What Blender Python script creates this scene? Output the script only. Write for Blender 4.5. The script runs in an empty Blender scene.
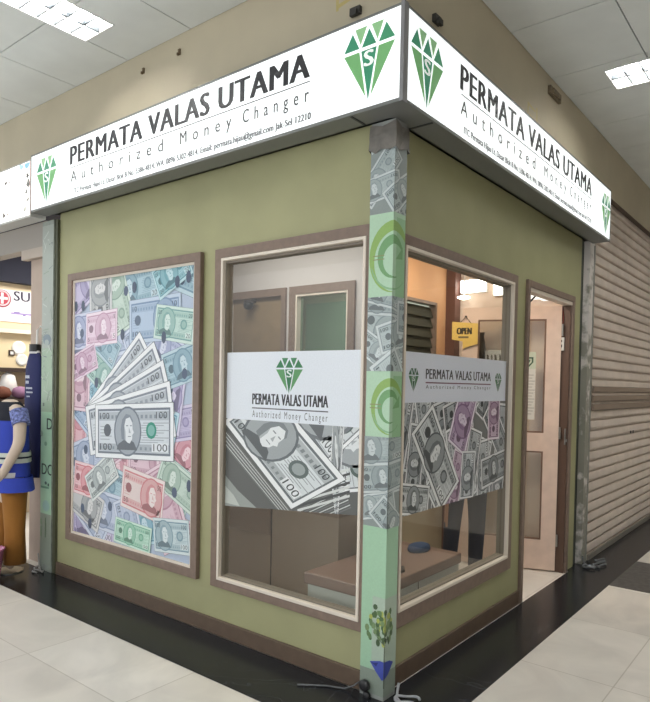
import bpy, bmesh, math, random
from mathutils import Vector, Matrix

scene = bpy.context.scene
COL = scene.collection
PI = math.pi

# ------------------------------------------------------------------ colours / materials
def lin(c):
    c /= 255.0
    return c / 12.92 if c <= 0.04045 else ((c + 0.055) / 1.055) ** 2.4
def rgb(r, g, b): return (lin(r), lin(g), lin(b), 1.0)

MATS = {}
def mat(name, col, rough=0.6, metal=0.0, noise=0.0, nscale=8.0, spec=0.5, bump=0.0, bscale=60.0, col2=None, coat=0.0):
    if name in MATS: return MATS[name]
    m = bpy.data.materials.new(name); m.use_nodes = True
    nt = m.node_tree; b = nt.nodes['Principled BSDF']
    b.inputs['Roughness'].default_value = rough
    b.inputs['Metallic'].default_value = metal
    b.inputs['Specular IOR Level'].default_value = spec
    b.inputs['Coat Weight'].default_value = coat
    c = rgb(*col); b.inputs['Base Color'].default_value = c
    tc = nt.nodes.new('ShaderNodeTexCoord')
    if noise > 0:
        n = nt.nodes.new('ShaderNodeTexNoise'); n.inputs['Scale'].default_value = nscale
        n.inputs['Detail'].default_value = 5
        nt.links.new(tc.outputs['Object'], n.inputs['Vector'])
        r = nt.nodes.new('ShaderNodeValToRGB')
        if col2 is None: c2 = tuple(min(1, x * (1 + noise)) for x in c[:3]) + (1,); c1 = tuple(x * (1 - noise) for x in c[:3]) + (1,)
        else: c1 = c; c2 = rgb(*col2)
        r.color_ramp.elements[0].color = c1; r.color_ramp.elements[1].color = c2
        r.color_ramp.elements[0].position = 0.35; r.color_ramp.elements[1].position = 0.65
        nt.links.new(n.outputs['Fac'], r.inputs['Fac'])
        nt.links.new(r.outputs['Color'], b.inputs['Base Color'])
    if bump > 0:
        n2 = nt.nodes.new('ShaderNodeTexNoise'); n2.inputs['Scale'].default_value = bscale
        nt.links.new(tc.outputs['Object'], n2.inputs['Vector'])
        bp = nt.nodes.new('ShaderNodeBump'); bp.inputs['Strength'].default_value = bump
        bp.inputs['Distance'].default_value = 0.01
        nt.links.new(n2.outputs['Fac'], bp.inputs['Height'])
        nt.links.new(bp.outputs['Normal'], b.inputs['Normal'])
    MATS[name] = m
    return m

def emit(name, col, strength, base=None):
    if name in MATS: return MATS[name]
    m = bpy.data.materials.new(name); m.use_nodes = True
    b = m.node_tree.nodes['Principled BSDF']
    b.inputs['Base Color'].default_value = rgb(*(base or col))
    b.inputs['Emission Color'].default_value = rgb(*col)
    b.inputs['Emission Strength'].default_value = strength
    b.inputs['Roughness'].default_value = 0.35
    MATS[name] = m
    return m

def glass(name, tint=(245, 250, 246), refl=0.05, rough=0.0):
    if name in MATS: return MATS[name]
    m = bpy.data.materials.new(name); m.use_nodes = True
    nt = m.node_tree; nt.nodes.clear()
    o = nt.nodes.new('ShaderNodeOutputMaterial'); mx = nt.nodes.new('ShaderNodeMixShader')
    t = nt.nodes.new('ShaderNodeBsdfTransparent'); t.inputs['Color'].default_value = rgb(*tint)
    g = nt.nodes.new('ShaderNodeBsdfGlossy'); g.inputs['Roughness'].default_value = rough
    lw = nt.nodes.new('ShaderNodeLayerWeight'); lw.inputs['Blend'].default_value = .5
    pw = nt.nodes.new('ShaderNodeMath'); pw.operation = 'POWER'; pw.inputs[1].default_value = 4
    a = nt.nodes.new('ShaderNodeMath'); a.operation = 'MULTIPLY_ADD'; a.use_clamp = True
    a.inputs[1].default_value = .5; a.inputs[2].default_value = refl
    nt.links.new(lw.outputs['Facing'], pw.inputs[0]); nt.links.new(pw.outputs[0], a.inputs[0]); nt.links.new(a.outputs[0], mx.inputs['Fac'])
    nt.links.new(t.outputs[0], mx.inputs[1]); nt.links.new(g.outputs[0], mx.inputs[2])
    nt.links.new(mx.outputs[0], o.inputs['Surface'])
    MATS[name] = m
    return m

def printmat(name, rough=0.45, emis=0.0):
    """printed film: the ink colours come from the mesh's colour attribute, paper grain from noise"""
    if name in MATS: return MATS[name]
    m = bpy.data.materials.new(name); m.use_nodes = True
    nt = m.node_tree; b = nt.nodes['Principled BSDF']
    at = nt.nodes.new('ShaderNodeAttribute'); at.attribute_name = 'Ink'
    tc = nt.nodes.new('ShaderNodeTexCoord')
    n = nt.nodes.new('ShaderNodeTexNoise'); n.inputs['Scale'].default_value = 140; n.inputs['Detail'].default_value = 3
    nt.links.new(tc.outputs['Object'], n.inputs['Vector'])
    mr = nt.nodes.new('ShaderNodeMapRange'); mr.inputs['To Min'].default_value = 0.9; mr.inputs['To Max'].default_value = 1.08
    nt.links.new(n.outputs['Fac'], mr.inputs['Value'])
    vm = nt.nodes.new('ShaderNodeVectorMath'); vm.operation = 'SCALE'
    nt.links.new(at.outputs['Color'], vm.inputs[0]); nt.links.new(mr.outputs[0], vm.inputs['Scale'])
    nt.links.new(vm.outputs[0], b.inputs['Base Color'])
    b.inputs['Roughness'].default_value = rough
    if emis:
        nt.links.new(at.outputs['Color'], b.inputs['Emission Color']); b.inputs['Emission Strength'].default_value = emis
    MATS[name] = m
    return m

# ------------------------------------------------------------------ scene bookkeeping
def tag(o, label=None, cat=None, group=None, kind=None):
    if label: o['label'] = label
    if cat: o['category'] = cat
    if group: o['group'] = group
    if kind: o['kind'] = kind
    return o
def thing(name, label, cat, loc=(0, 0, 0), group=None):
    o = bpy.data.objects.new(name, None); COL.objects.link(o)
    o.location = loc; o.empty_display_size = 0.05
    return tag(o, label, cat, group)

class MB:
    """gathers shapes in world coordinates and links them as ONE mesh object"""
    def __init__(s): s.v = []; s.f = []; s.mi = []; s.sm = []; s.m = 0; s.smooth = False
    def add(s, verts, faces, m=None):
        k = len(s.v); s.v += [tuple(v) for v in verts]
        for f in faces: s.f.append([i + k for i in f]); s.mi.append(s.m if m is None else m); s.sm.append(s.smooth)
        return s
    def box(s, x0, x1, y0, y1, z0, z1, m=None):
        v = [(x0, y0, z0), (x1, y0, z0), (x1, y1, z0), (x0, y1, z0), (x0, y0, z1), (x1, y0, z1), (x1, y1, z1), (x0, y1, z1)]
        return s.add(v, [(0, 3, 2, 1), (4, 5, 6, 7), (0, 1, 5, 4), (1, 2, 6, 5), (2, 3, 7, 6), (3, 0, 4, 7)], m)
    def obox(s, o, ex, ey, ez, m=None):
        o, ex, ey, ez = map(Vector, (o, ex, ey, ez))
        v = [o, o + ex, o + ex + ey, o + ey, o + ez, o + ex + ez, o + ex + ey + ez, o + ey + ez]
        return s.add(v, [(0, 3, 2, 1), (4, 5, 6, 7), (0, 1, 5, 4), (1, 2, 6, 5), (2, 3, 7, 6), (3, 0, 4, 7)], m)
    def prism(s, pts, z0, z1, m=None):
        n = len(pts)
        v = [(x, y, z0) for x, y in pts] + [(x, y, z1) for x, y in pts]
        f = [tuple(range(n))[::-1], tuple(range(n, 2 * n))] + [(i, (i + 1) % n, n + (i + 1) % n, n + i) for i in range(n)]
        return s.add(v, f, m)
    def loft(s, rings, m=None, caps=True):
        n = len(rings[0]); v = [p for r in rings for p in r]; f = []
        for k in range(len(rings) - 1):
            for i in range(n):
                j = (i + 1) % n
                f.append((k * n + i, k * n + j, (k + 1) * n + j, (k + 1) * n + i))
        if caps: f += [tuple(range(n))[::-1], tuple(range((len(rings) - 1) * n, len(rings) * n))]
        return s.add(v, f, m)
    def lathe(s, c, prof, n=20, m=None, axis='z'):
        rings = []
        for r, h in prof:
            ring = []
            for i in range(n):
                a = 2 * PI * i / n; u, w = r * math.cos(a), r * math.sin(a)
                ring.append({'z': (c[0] + u, c[1] + w, c[2] + h), 'x': (c[0] + h, c[1] + u, c[2] + w), 'y': (c[0] + u, c[1] + h, c[2] + w)}[axis])
            rings.append(ring)
        return s.loft(rings, m)
    def tube(s, path, r, n=8, m=None):
        P = [Vector(p) for p in path]; rings = []
        up = Vector((0.123, 0.217, 0.968)).normalized()
        for i, p in enumerate(P):
            t = (P[min(i + 1, len(P) - 1)] - P[max(i - 1, 0)]).normalized()
            a = t.cross(up)
            if a.length < 1e-3: a = t.cross(Vector((1, 0, 0)))
            a.normalize(); b = t.cross(a)
            rr = r[i] if isinstance(r, (list, tuple)) else r
            rings.append([p + a * rr * math.cos(2 * PI * k / n) + b * rr * math.sin(2 * PI * k / n) for k in range(n)])
        return s.loft(rings, m)
    def ring(s, P, o, i, d0, d1, m=None):
        """picture-frame ring; P maps (s, t, d) to the world; o, i = (s0, s1, t0, t1)"""
        def c(q, d): return [P(q[0], q[2], d), P(q[1], q[2], d), P(q[1], q[3], d), P(q[0], q[3], d)]
        v = c(o, d0) + c(i, d0) + c(o, d1) + c(i, d1); f = []
        for k in range(4):
            j = (k + 1) % 4
            f += [(k, j, 4 + j, 4 + k), (8 + k, 8 + j, 12 + j, 12 + k), (k, j, 8 + j, 8 + k), (4 + k, 4 + j, 12 + j, 12 + k)]
        return s.add(v, f, m)
    def slab(s, P, q, d0, d1, m=None):
        v = [P(q[0], q[2], d0), P(q[1], q[2], d0), P(q[1], q[3], d0), P(q[0], q[3], d0), P(q[0], q[2], d1), P(q[1], q[2], d1), P(q[1], q[3], d1), P(q[0], q[3], d1)]
        return s.add(v, [(0, 3, 2, 1), (4, 5, 6, 7), (0, 1, 5, 4), (1, 2, 6, 5), (2, 3, 7, 6), (3, 0, 4, 7)], m)
    def build(s, name, mats, parent=None, bevel=0.0, recalc=True):
        if not isinstance(mats, (list, tuple)): mats = [mats]
        # keep the data near the object's own origin: base centre of the bounding box
        me = bpy.data.meshes.new(name)
        xs = [v[0] for v in s.v]; ys = [v[1] for v in s.v]; zs = [v[2] for v in s.v]
        org = Vector(((min(xs) + max(xs)) / 2, (min(ys) + max(ys)) / 2, min(zs)))
        me.from_pydata([Vector(v) - org for v in s.v], [], s.f)
        for m in mats: me.materials.append(m)
        for p, k, sm in zip(me.polygons, s.mi, s.sm): p.material_index = k; p.use_smooth = sm
        if recalc:
            bm = bmesh.new(); bm.from_mesh(me); bmesh.ops.recalc_face_normals(bm, faces=bm.faces); bm.to_mesh(me); bm.free()
        o = bpy.data.objects.new(name, me); COL.objects.link(o)
        o.location = org
        if parent is not None:
            o.parent = parent
            w = parent.location.copy(); q = parent.parent
            while q is not None: w += q.location; q = q.parent
            o.location = org - w
        if bevel:
            b = o.modifiers.new('bevel', 'BEVEL'); b.width = bevel; b.segments = 2; b.limit_method = 'ANGLE'; b.angle_limit = math.radians(40)
        return o

def PA(y=0.0):
    return lambda s, t, d: (s, y - d, t)          # plane of the left shop front, d = towards the corridor
def PB(x=0.0):
    return lambda s, t, d: (x + d, s, t)          # plane of the right shop front

# ------------------------------------------------------------------ flat printing: glyphs and ink polygons
_gl = {}
def glyphs(text, bold=0.0, spacing=1.0):
    """polygons of a line of lettering, normalised so its box is 0..1 by 0..1"""
    k = (text, bold, spacing)
    if k in _gl: return _gl[k]
    cu = bpy.data.curves.new('t', 'FONT'); cu.body = text; cu.resolution_u = 3; cu.offset = bold; cu.space_character = spacing
    ob = bpy.data.objects.new('t', cu); COL.objects.link(ob)
    me = ob.to_mesh()
    V = [(v.co.x, v.co.y) for v in me.vertices]; F = [[V[i] for i in p.vertices] for p in me.polygons]
    ob.to_mesh_clear(); bpy.data.objects.remove(ob); bpy.data.curves.remove(cu)
    xs = [x for x, y in V]; ys = [y for x, y in V]
    x0, x1, y0, y1 = min(xs), max(xs), min(ys), max(ys)
    out = [[((x - x0) / (x1 - x0), (y - y0) / (y1 - y0)) for x, y in f] for f in F]
    _gl[k] = out
    return out

def clip_poly(poly, rect):
    a0, a1, b0, b1 = rect
    for ax, val, sg in ((0, a0, 1), (0, a1, -1), (1, b0, 1), (1, b1, -1)):
        out = []; n = len(poly)
        for i in range(n):
            p, q = poly[i], poly[(i + 1) % n]
            dp, dq = (p[ax] - val) * sg, (q[ax] - val) * sg
            if dp >= 0: out.append(p)
            if (dp > 0 > dq) or (dp < 0 < dq):
                t = dp / (dp - dq); out.append((p[0] + (q[0] - p[0]) * t, p[1] + (q[1] - p[1]) * t))
        poly = out
        if len(poly) < 3: return []
    return poly

class Canvas:
    """ink laid in thin coats on a sheet; each polygon is clipped to the sheet"""
    def __init__(s, rect, step=3e-5): s.rect = rect; s.polys = []; s.k = 0; s.step = step; s.M = None
    def xf(s, p):
        if s.M is None: return p
        (ox, oy), (ux, uy), (vx, vy) = s.M
        return (ox + ux * p[0] + vx * p[1], oy + uy * p[0] + vy * p[1])
    def poly(s, pts, col, nextlayer=True, rect=None):
        q = clip_poly([s.xf(p) for p in pts], rect or s.rect)
        if len(q) >= 3: s.polys.append((q, col, s.k))
        if nextlayer: s.k += 1
    def rect_(s, a0, a1, b0, b1, col): s.poly([(a0, b0), (a1, b0), (a1, b1), (a0, b1)], col)
    def ell(s, cx, cy, rx, ry, col, n=18, a0=0, a1=2 * PI):
        s.poly([(cx + rx * math.cos(a0 + (a1 - a0) * i / n), cy + ry * math.sin(a0 + (a1 - a0) * i / n)) for i in range(n)], col)
    def text(s, txt, a0, a1, b0, b1, col, bold=0.0, spacing=1.0, new=True):
        # heavier weights are struck two or three times, a little apart
        w = (b1 - b0) * bold * 1.6
        for dx in ((-w, 0, w) if bold else (0,)):
            for f in glyphs(txt, 0.0, spacing): s.poly([(a0 + w + dx + (a1 - a0 - 2 * w) * x, b0 + (b1 - b0) * y) for x, y in f], col, False)
            if bold: s.k += 1
        if not bold and new: s.k += 1
    def build(s, name, P, m, parent, d=0.0):
        mb = MB(); cols = []
        for q, c, k in s.polys:
            mb.add([P(a, b, d + k * s.step) for a, b in q], [tuple(range(len(q)))]); cols += [rgb(*c)] * len(q)
        o = mb.build(name, m, parent, recalc=False)
        at = o.data.color_attributes.new('Ink', 'FLOAT_COLOR', 'CORNER')
        for i, c in enumerate(cols): at.data[i].color = c
        return o

def mix(a, b, t): return tuple(a[i] + (b[i] - a[i]) * t for i in range(3))

def note(cv, o, eu, ev, paper, ink, num='100', accent=None, detail=1, rng=random, oval=0.42, fade=0.0, rim=.55):
    """a banknote printed with its lower left corner at o, long side eu, short side ev; nine coats of ink"""
    cv.M = (o, eu, ev)
    asp = math.hypot(*ev) / math.hypot(*eu)
    ink = mix(ink, paper, fade)
    acc = accent or ink
    def R(a0, a1, b0, b1, col): cv.poly([(a0, b0), (a1, b0), (a1, b1), (a0, b1)], col, False)
    def El(cx, cy, rx, ry, col, n=18): cv.poly([(cx + rx * math.cos(2 * PI * i / n), cy + ry * math.sin(2 * PI * i / n)) for i in range(n)], col, False)
    def nxt(): cv.k += 1
    white = (255, 255, 255); deep = mix(ink, (20, 25, 25), .5)
    R(-.006, 1.006, -.011, 1.011, mix(mix(ink, (60, 60, 60), .3), paper, fade)); nxt()
    R(0, 1, 0, 1, mix(paper, white, rim)); nxt()
    R(.035, .965, .08, .92, ink); nxt()
    R(.05, .95, .12, .88, paper); nxt()
    R(.05, .95, .70, .86, mix(paper, ink, .32)); R(.05, .95, .13, .27, mix(paper, ink, .38))
    for i in range(9):
        y = .30 + i * .043; x0 = .60 + .02 * (i % 3); R(x0, x0 + .22 + .05 * ((i * 7) % 3), y, y + .014, mix(paper, ink, .55))
    for i in range(5):
        y = .34 + i * .06; R(.07, .20 + .03 * (i % 2), y, y + .016, mix(paper, ink, .5))
    nxt()
    for i in range(16):
        x = .06 + i * .055; R(x, x + .03, .735, .80, mix(paper, ink, .75))
    for i in range(14):
        x = .06 + i * .06; R(x, x + .025, .165, .22, mix(paper, ink, .75))
    cx, rx = oval, .40 * asp
    El(.74, .52, .15 * asp, .15, acc, 16); El(.17, .52, .12 * asp, .12, mix(ink, (30, 30, 30), .3), 14)
    nxt()
    El(cx, .5, rx * 1.06, .46, ink, 22); El(.74, .52, .10 * asp, .10, mix(acc, paper, .5), 14)
    w = .055 * len(num)
    R(.80 - (w - .11), .94, .14, .30, mix(paper, white, .3)); nxt()
    El(cx, .5, rx * .96, .425, mix(paper, ink, .48), 22)
    cv.text(num, .93 - w, .93, .155, .285, deep, 0, 1, False); cv.text(num, .065, .065 + w * .8, .73, .85, deep, 0, 1, False)
    cv.text(num, .93 - w * .8, .93, .73, .85, deep, 0, 1, False); cv.text(num, .065, .065 + w, .145, .27, deep, 0, 1, False)
    nxt()
    # a plain bust: shoulders, hair, face
    cv.poly([(cx - rx * .85, .16), (cx + rx * .75, .16), (cx + rx * .5, .30), (cx + rx * .15, .36), (cx - rx * .3, .34), (cx - rx * .7, .27)], mix(ink, (60, 60, 60), .3), False)
    nxt()
    cv.poly([(cx - rx * .45, .36), (cx - rx * .52, .55), (cx - rx * .40, .72), (cx - rx * .1, .82), (cx + rx * .22, .80), (cx + rx * .42, .70), (cx + rx * .30, .45), (cx + rx * .10, .30)], mix(ink, paper, .2), False)
    nxt()
    cv.poly([(cx - rx * .22, .36), (cx - rx * .24, .60), (cx - rx * .12, .73), (cx + rx * .18, .76), (cx + rx * .38, .66), (cx + rx * .40, .54), (cx + rx * .50, .48), (cx + rx * .38, .44), (cx + rx * .36, .36), (cx + rx * .18, .28), (cx - rx * .02, .30)], mix(paper, white, .3), False)
    nxt()
    R(cx - rx * .10, cx + rx * .06, .595, .615, mix(paper, ink, .8)); R(cx + rx * .20, cx + rx * .34, .595, .615, mix(paper, ink, .8))
    cv.poly([(cx + rx * .12, .58), (cx + rx * .26, .47), (cx + rx * .10, .475)], mix(paper, ink, .4), False)
    R(cx + rx * .04, cx + rx * .28, .40, .415, mix(paper, ink, .75))
    cv.poly([(cx - rx * .24, .60), (cx - rx * .14, .50), (cx - rx * .12, .34), (cx - rx * .22, .36)], mix(paper, ink, .35), False)
    nxt()
    cv.M = None

def diamond(cv, cx, cy, hw, hh, c_light=(112, 170, 110), c_teal=(58, 138, 104), c_pale=(138, 186, 134), back=None, sc=(245, 250, 246)):
    """faceted gem emblem: girdle at cy, half width hw, height unit hh"""
    g = .045
    def T(*p): return [(cx + u * hw, cy + v * hh) for u, v in p]
    x1, tw = 1.0 / 3, .64
    top = .70
    cv.poly(T((-1, g), (-x1 - g, g), (-tw - .02, top - .10)), c_teal)
    cv.poly(T((-x1 + .0, g + .10), (-tw + .08, top), (-.09, top)), c_pale)
    cv.poly(T((-x1 + g, g), (x1 - g, g), (0, top - .10)), c_teal)
    cv.poly(T((x1, g + .10), (.09, top), (tw - .08, top)), c_pale)
    cv.poly(T((x1 + g, g), (1, g), (tw + .02, top - .10)), mix(c_teal, c_light, .15))
    cv.poly(T((-1, -g - .02), (-x1 - g, -g - .02), (-.10, -1.58)), c_light)
    cv.poly(T((-x1 + .03, -g - .02), (x1 - .03, -g - .02), (0, -1.72)), c_teal)
    cv.poly(T((x1 + g, -g - .02), (1, -g - .02), (.10, -1.58)), c_light)
    cv.text('S', cx - hw * .20, cx + hw * .20, cy - hh * .60, cy - hh * .10, sc, .035)

# ------------------------------------------------------------------ camera and pixel rays
F_PX, CX, CY = 639.95, 324.9, 400.57
ROLL, PITCH, YAW = 0.0200, -0.0255, 0.6710
CAM = Vector((1.5685, -2.3988, 1.4))
fw = Vector((-math.sin(YAW), math.cos(YAW), 0)); rt = Vector((math.cos(YAW), math.sin(YAW), 0)); up = Vector((0, 0, 1))
f2 = fw * math.cos(PITCH) + up * math.sin(PITCH); u2 = up * math.cos(PITCH) - fw * math.sin(PITCH)
r3 = rt * math.cos(ROLL) + u2 * math.sin(ROLL); u3 = u2 * math.cos(ROLL) - rt * math.sin(ROLL)
cd = bpy.data.cameras.new('camera'); cam = bpy.data.objects.new('camera', cd); COL.objects.link(cam)
mw = Matrix.Identity(4)
for i in range(3): mw[i][0] = r3[i]; mw[i][1] = u3[i]; mw[i][2] = -f2[i]; mw[i][3] = CAM[i]
cam.matrix_world = mw
cd.sensor_fit = 'HORIZONTAL'; cd.sensor_width = 36; cd.lens = 36 * F_PX / 650
cd.shift_x = -(CX - 325) / 650; cd.shift_y = (CY - 351) / 650
cd.clip_start = 0.05
scene.camera = cam

# ------------------------------------------------------------------ materials used often
OLIVE = mat('olive_paint', (159, 158, 119), .55, noise=.05, nscale=3, bump=.05, bscale=200)
BROWN = mat('brown_frame', (124, 106, 94), .5, noise=.08, nscale=30)
CREAMTRIM = mat('cream_trim', (222, 212, 198), .45)
BULK = mat('beige_plaster', (188, 178, 154), .7, noise=.05, nscale=2.5)
CEIL = mat('ceiling_tile', (222, 226, 224), .8, noise=.03, nscale=4, bump=.1, bscale=150)
DARKGAP = mat('dark_gap', (38, 38, 36), .8)
FLOOR = None
ALU = mat('brushed_aluminium', (150, 150, 148), .4, .6)
GREYPAINT = mat('grey_metal_paint', (140, 142, 142), .5, .2)
BLACK = mat('black_plastic', (22, 22, 24), .4)
WHITE = mat('white_plastic', (225, 225, 222), .4)
LETTER = mat('charcoal_vinyl', (58, 58, 60), .5)
PRINT = printmat('printed_film', .35)
GREYWALL = mat('pale_grey_plaster', (196, 192, 190), .7)
GLASS = glass('window_glass', (245, 246, 244), .035)
STEEL = mat('steel', (170, 170, 168), .3, .9)

# floor: polished cream stone in big tiles
def floor_mat():
    m = bpy.data.materials.new('cream_stone_tiles'); m.use_nodes = True
    nt = m.node_tree; b = nt.nodes['Principled BSDF']
    tc = nt.nodes.new('ShaderNodeTexCoord'); geo = nt.nodes.new('ShaderNodeNewGeometry')
    br = nt.nodes.new('ShaderNodeTexBrick'); br.offset = 0.0
    br.inputs['Color1'].default_value = rgb(232, 227, 219); br.inputs['Color2'].default_value = rgb(222, 216, 207)
    br.inputs['Mortar'].default_value = rgb(200, 193, 182); br.inputs['Scale'].default_value = 1
    br.inputs['Mortar Size'].default_value = .003; br.inputs['Brick Width'].default_value = .8; br.inputs['Row Height'].default_value = .8
    nt.links.new(geo.outputs['Position'], br.inputs['Vector'])
    n = nt.nodes.new('ShaderNodeTexNoise'); n.inputs['Scale'].default_value = 2.2; n.inputs['Detail'].default_value = 8; n.inputs['Distortion'].default_value = 1.4
    nt.links.new(geo.outputs['Position'], n.inputs['Vector'])
    mr = nt.nodes.new('ShaderNodeMapRange'); mr.inputs['From Min'].default_value = .35; mr.inputs['From Max'].default_value = .68
    mr.inputs['To Min'].default_value = .88; mr.inputs['To Max'].default_value = 1.05
    nt.links.new(n.outputs['Fac'], mr.inputs['Value'])
    vm = nt.nodes.new('ShaderNodeVectorMath'); vm.operation = 'SCALE'
    nt.links.new(br.outputs['Color'], vm.inputs[0]); nt.links.new(mr.outputs[0], vm.inputs['Scale'])
    nt.links.new(vm.outputs[0], b.inputs['Base Color'])
    b.inputs['Roughness'].default_value = .32
    return m
def granite_mat():
    m = bpy.data.materials.new('black_granite'); m.use_nodes = True
    nt = m.node_tree; b = nt.nodes['Principled BSDF']
    geo = nt.nodes.new('ShaderNodeNewGeometry')
    n = nt.nodes.new('ShaderNodeTexNoise'); n.inputs['Scale'].default_value = 1.1; n.inputs['Detail'].default_value = 4; n.inputs['Distortion'].default_value = 2.2
    nt.links.new(geo.outputs['Position'], n.inputs['Vector'])
    s = nt.nodes.new('ShaderNodeMath'); s.operation = 'SUBTRACT'; s.inputs[1].default_value = .5
    a = nt.nodes.new('ShaderNodeMath'); a.operation = 'ABSOLUTE'
    nt.links.new(n.outputs['Fac'], s.inputs[0]); nt.links.new(s.outputs[0], a.inputs[0])
    r = nt.nodes.new('ShaderNodeValToRGB'); r.color_ramp.elements[0].position = 0; r.color_ramp.elements[0].color = rgb(56, 58, 62)
    r.color_ramp.elements[1].position = .006; r.color_ramp.elements[1].color = rgb(34, 36, 40)
    nt.links.new(a.outputs[0], r.inputs['Fac']); nt.links.new(r.outputs['Color'], b.inputs['Base Color'])
    b.inputs['Roughness'].default_value = .22; b.inputs['Specular IOR Level'].default_value = .35
    return m
FLOOR = floor_mat(); GRANITE = granite_mat()

ZC = 3.40     # ceiling
XR, YR = .08, -.01   # faces of the bulkhead

# ------------------------------------------------------------------ SETTING
m = MB(); m.box(-9, 6.2, -6, 9.2, -.12, 0)
tag(m.build('floor', FLOOR), kind='structure')
m = MB()
m.prism([(-9, -.385), (.352, -.385), (.352, 9), (.03, 9), (.03, 2.9), (-.02, 2.9), (-.02, 2.6), (.022, 2.6), (.022, -.017), (-9, -.017)], 0.0005, .003)
tag(m.build('floor_border', GRANITE), kind='structure')
m = MB(); m.box(.352, 6.2, 2.45, 3.28, .0005, .003)
tag(m.build('floor_crossing', mat('worn_black_granite', (74, 72, 70), .4, noise=.35, nscale=25)), kind='structure')

# troffers: (x0, x1, y0, y1, long axis, label)
TROF = [(-1.96, -1.666, -1.50, -.295, 'y'), (.373, 1.573, 1.85, 2.16, 'x'),
        (-4.4, -4.1, -1.5, -.295, 'y'), (-1.96, -1.666, -4.0, -2.8, 'y'), (.9, 2.1, -2.0, -1.7, 'x'), (.9, 2.1, 4.9, 5.2, 'x'), (3.2, 4.4, 1.85, 2.16, 'x'), (1.5, 2.7, -4.2, -3.9, 'x'), (1.3, 2.5, 3.45, 3.75, 'x'), (1.3, 2.5, 6.6, 6.9, 'x')]  # last two are out of view, added to brighten the shutter
gx = [-9, -8.55, -7.95, -7.35, -6.75, -6.15, -5.55, -4.95, -4.35, -3.75, -3.15, -2.55, -1.95, -1.35, -.75, -.15, XR, .63, 1.23, 1.83, 2.43, 3.03, 3.63, 4.23, 4.83, 5.43, 6.2]
gy = [-6, -5.34, -4.74, -4.14, -3.54, -2.94, -2.34, -1.74, -1.14, -.54, YR, .45, 1.09, 1.76, 2.1, 2.7, 3.3, 3.9, 4.5, 5.1, 5.7, 6.3, 6.9, 7.5, 8.1, 9.2]
def sub(r, h):
    a0, a1, b0, b1 = r; c0, c1, d0, d1 = h
    if c0 >= a1 or c1 <= a0 or d0 >= b1 or d1 <= b0: return [r]
    out = []
    if c0 > a0: out.append((a0, c0, b0, b1)); a0 = c0
    if c1 < a1: out.append((c1, a1, b0, b1)); a1 = c1
    if d0 > b0: out.append((a0, a1, b0, d0))
    if d1 < b1: out.append((a0, a1, d1, b1))
    return out
m = MB()
G = .0035
for i in range(len(gx) - 1):
    for j in range(len(gy) - 1):
        if gx[i + 1] <= XR + .001 and gy[j] >= YR - .001: continue
        rs = [(gx[i] + G, gx[i + 1] - G, gy[j] + G, gy[j + 1] - G)]
        for t in TROF: rs = [q for r in rs for q in sub(r, t[:4])]
        for r in rs: m.box(r[0], r[1], r[2], r[3], ZC, ZC + .012)
for r in [(-9, 6.2, -6, YR), (XR, 6.2, YR, 9.2)]:
    rs = [r]
    for t in TROF: rs = [q for z in rs for q in sub(z, t[:4])]
    for q in rs: m.box(*q, ZC + .0125, ZC + .02, 1)
tag(m.build('ceiling', [CEIL, DARKGAP]), kind='structure')

# bulkhead above the shop fronts
m = MB()
m.prism([(-9, YR), (XR, YR), (XR, 9), (-.04, 9), (-.04, .11), (-9, .11)], 2.985, ZC + .02)
tag(m.build('wall_bulkhead', BULK), kind='structure')

BH = bpy.data.objects['wall_bulkhead']
def stain(P, strokes):
    c = Canvas((-9, 9, 0, 9), 2e-5)
    for a, b, w in strokes:
        dx, dy = b[0] - a[0], b[1] - a[1]; L = math.hypot(dx, dy); n_ = (-dy / L * w, dx / L * w)
        c.poly([(a[0] + n_[0], a[1] + n_[1]), (b[0] + n_[0] * .6, b[1] + n_[1] * .6), (b[0] - n_[0] * .6, b[1] - n_[1] * .6), (a[0] - n_[0], a[1] - n_[1])], (188, 172, 112))
    o = c.build('paint_stain', P, PRINT, None, .0006); w0 = o.location.copy(); o.parent = BH; o.location = w0 - BH.location
stain(PA(YR), [((-.30, 3.34), (-.30, 3.14), .012), ((-.30, 3.16), (-.18, 3.18), .010), ((-.16, 3.33), (-.15, 3.17), .011)])
stain(PB(XR), [((1.38, 3.12), (1.38, 3.02), .012), ((1.38, 3.11), (1.50, 3.10), .010), ((1.52, 3.13), (1.53, 3.03), .012), ((1.40, 3.05), (1.5, 3.04), .008)])

# left shop front (faces the camera's left): wall with the window opening
def wall(P, s0, s1, t0, t1, holes, d0, d1):
    mb = MB(); rs = [(s0, s1, t0, t1)]
    for h in holes: rs = [q for r in rs for q in sub(r, h)]
    for q in rs:
        k = len(mb.mi); mb.slab(P, q, d0, d1)
        for j in (0, 2, 3, 4, 5): mb.mi[k + j] = 1          # inner face and reveals are plain plaster
    return mb
A, B = PA(), PB()
WA = (-1.098, -.084, .280, 2.115)
tag(wall(A, -2.765, -.074, 0, 2.985, [WA], -.05, 0).build('wall_left', [OLIVE, GREYWALL]), kind='structure')
WB = (.088, 1.444, .280, 2.086)
DB = (1.672, 2.535, -.01, 2.055)
tag(wall(B, .061, 2.76, 0, 2.985, [WB, DB], -.05, 0).build('wall_right', [OLIVE, GREYWALL]), kind='structure')
m = MB(); m.slab(B, (2.76, 2.856, 0, 2.985), -.10, -.012)
tag(m.build('trim_1', mat('dark_green_edge', (52, 60, 50), .5)), kind='structure')

m = MB(); m.slab(A, (-2.76, -.076, .003, .09), 0.0005, .016)
tag(m.build('baseboard_left', mat('brown_skirting', (96, 80, 66), .45, noise=.08, nscale=20), bevel=.003), kind='structure')
m = MB(); m.slab(B, (.062, 1.626, 0.0, .09), .0005, .016)
tag(m.build('baseboard_right', MATS['brown_skirting'], bevel=.003), kind='structure')

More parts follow.
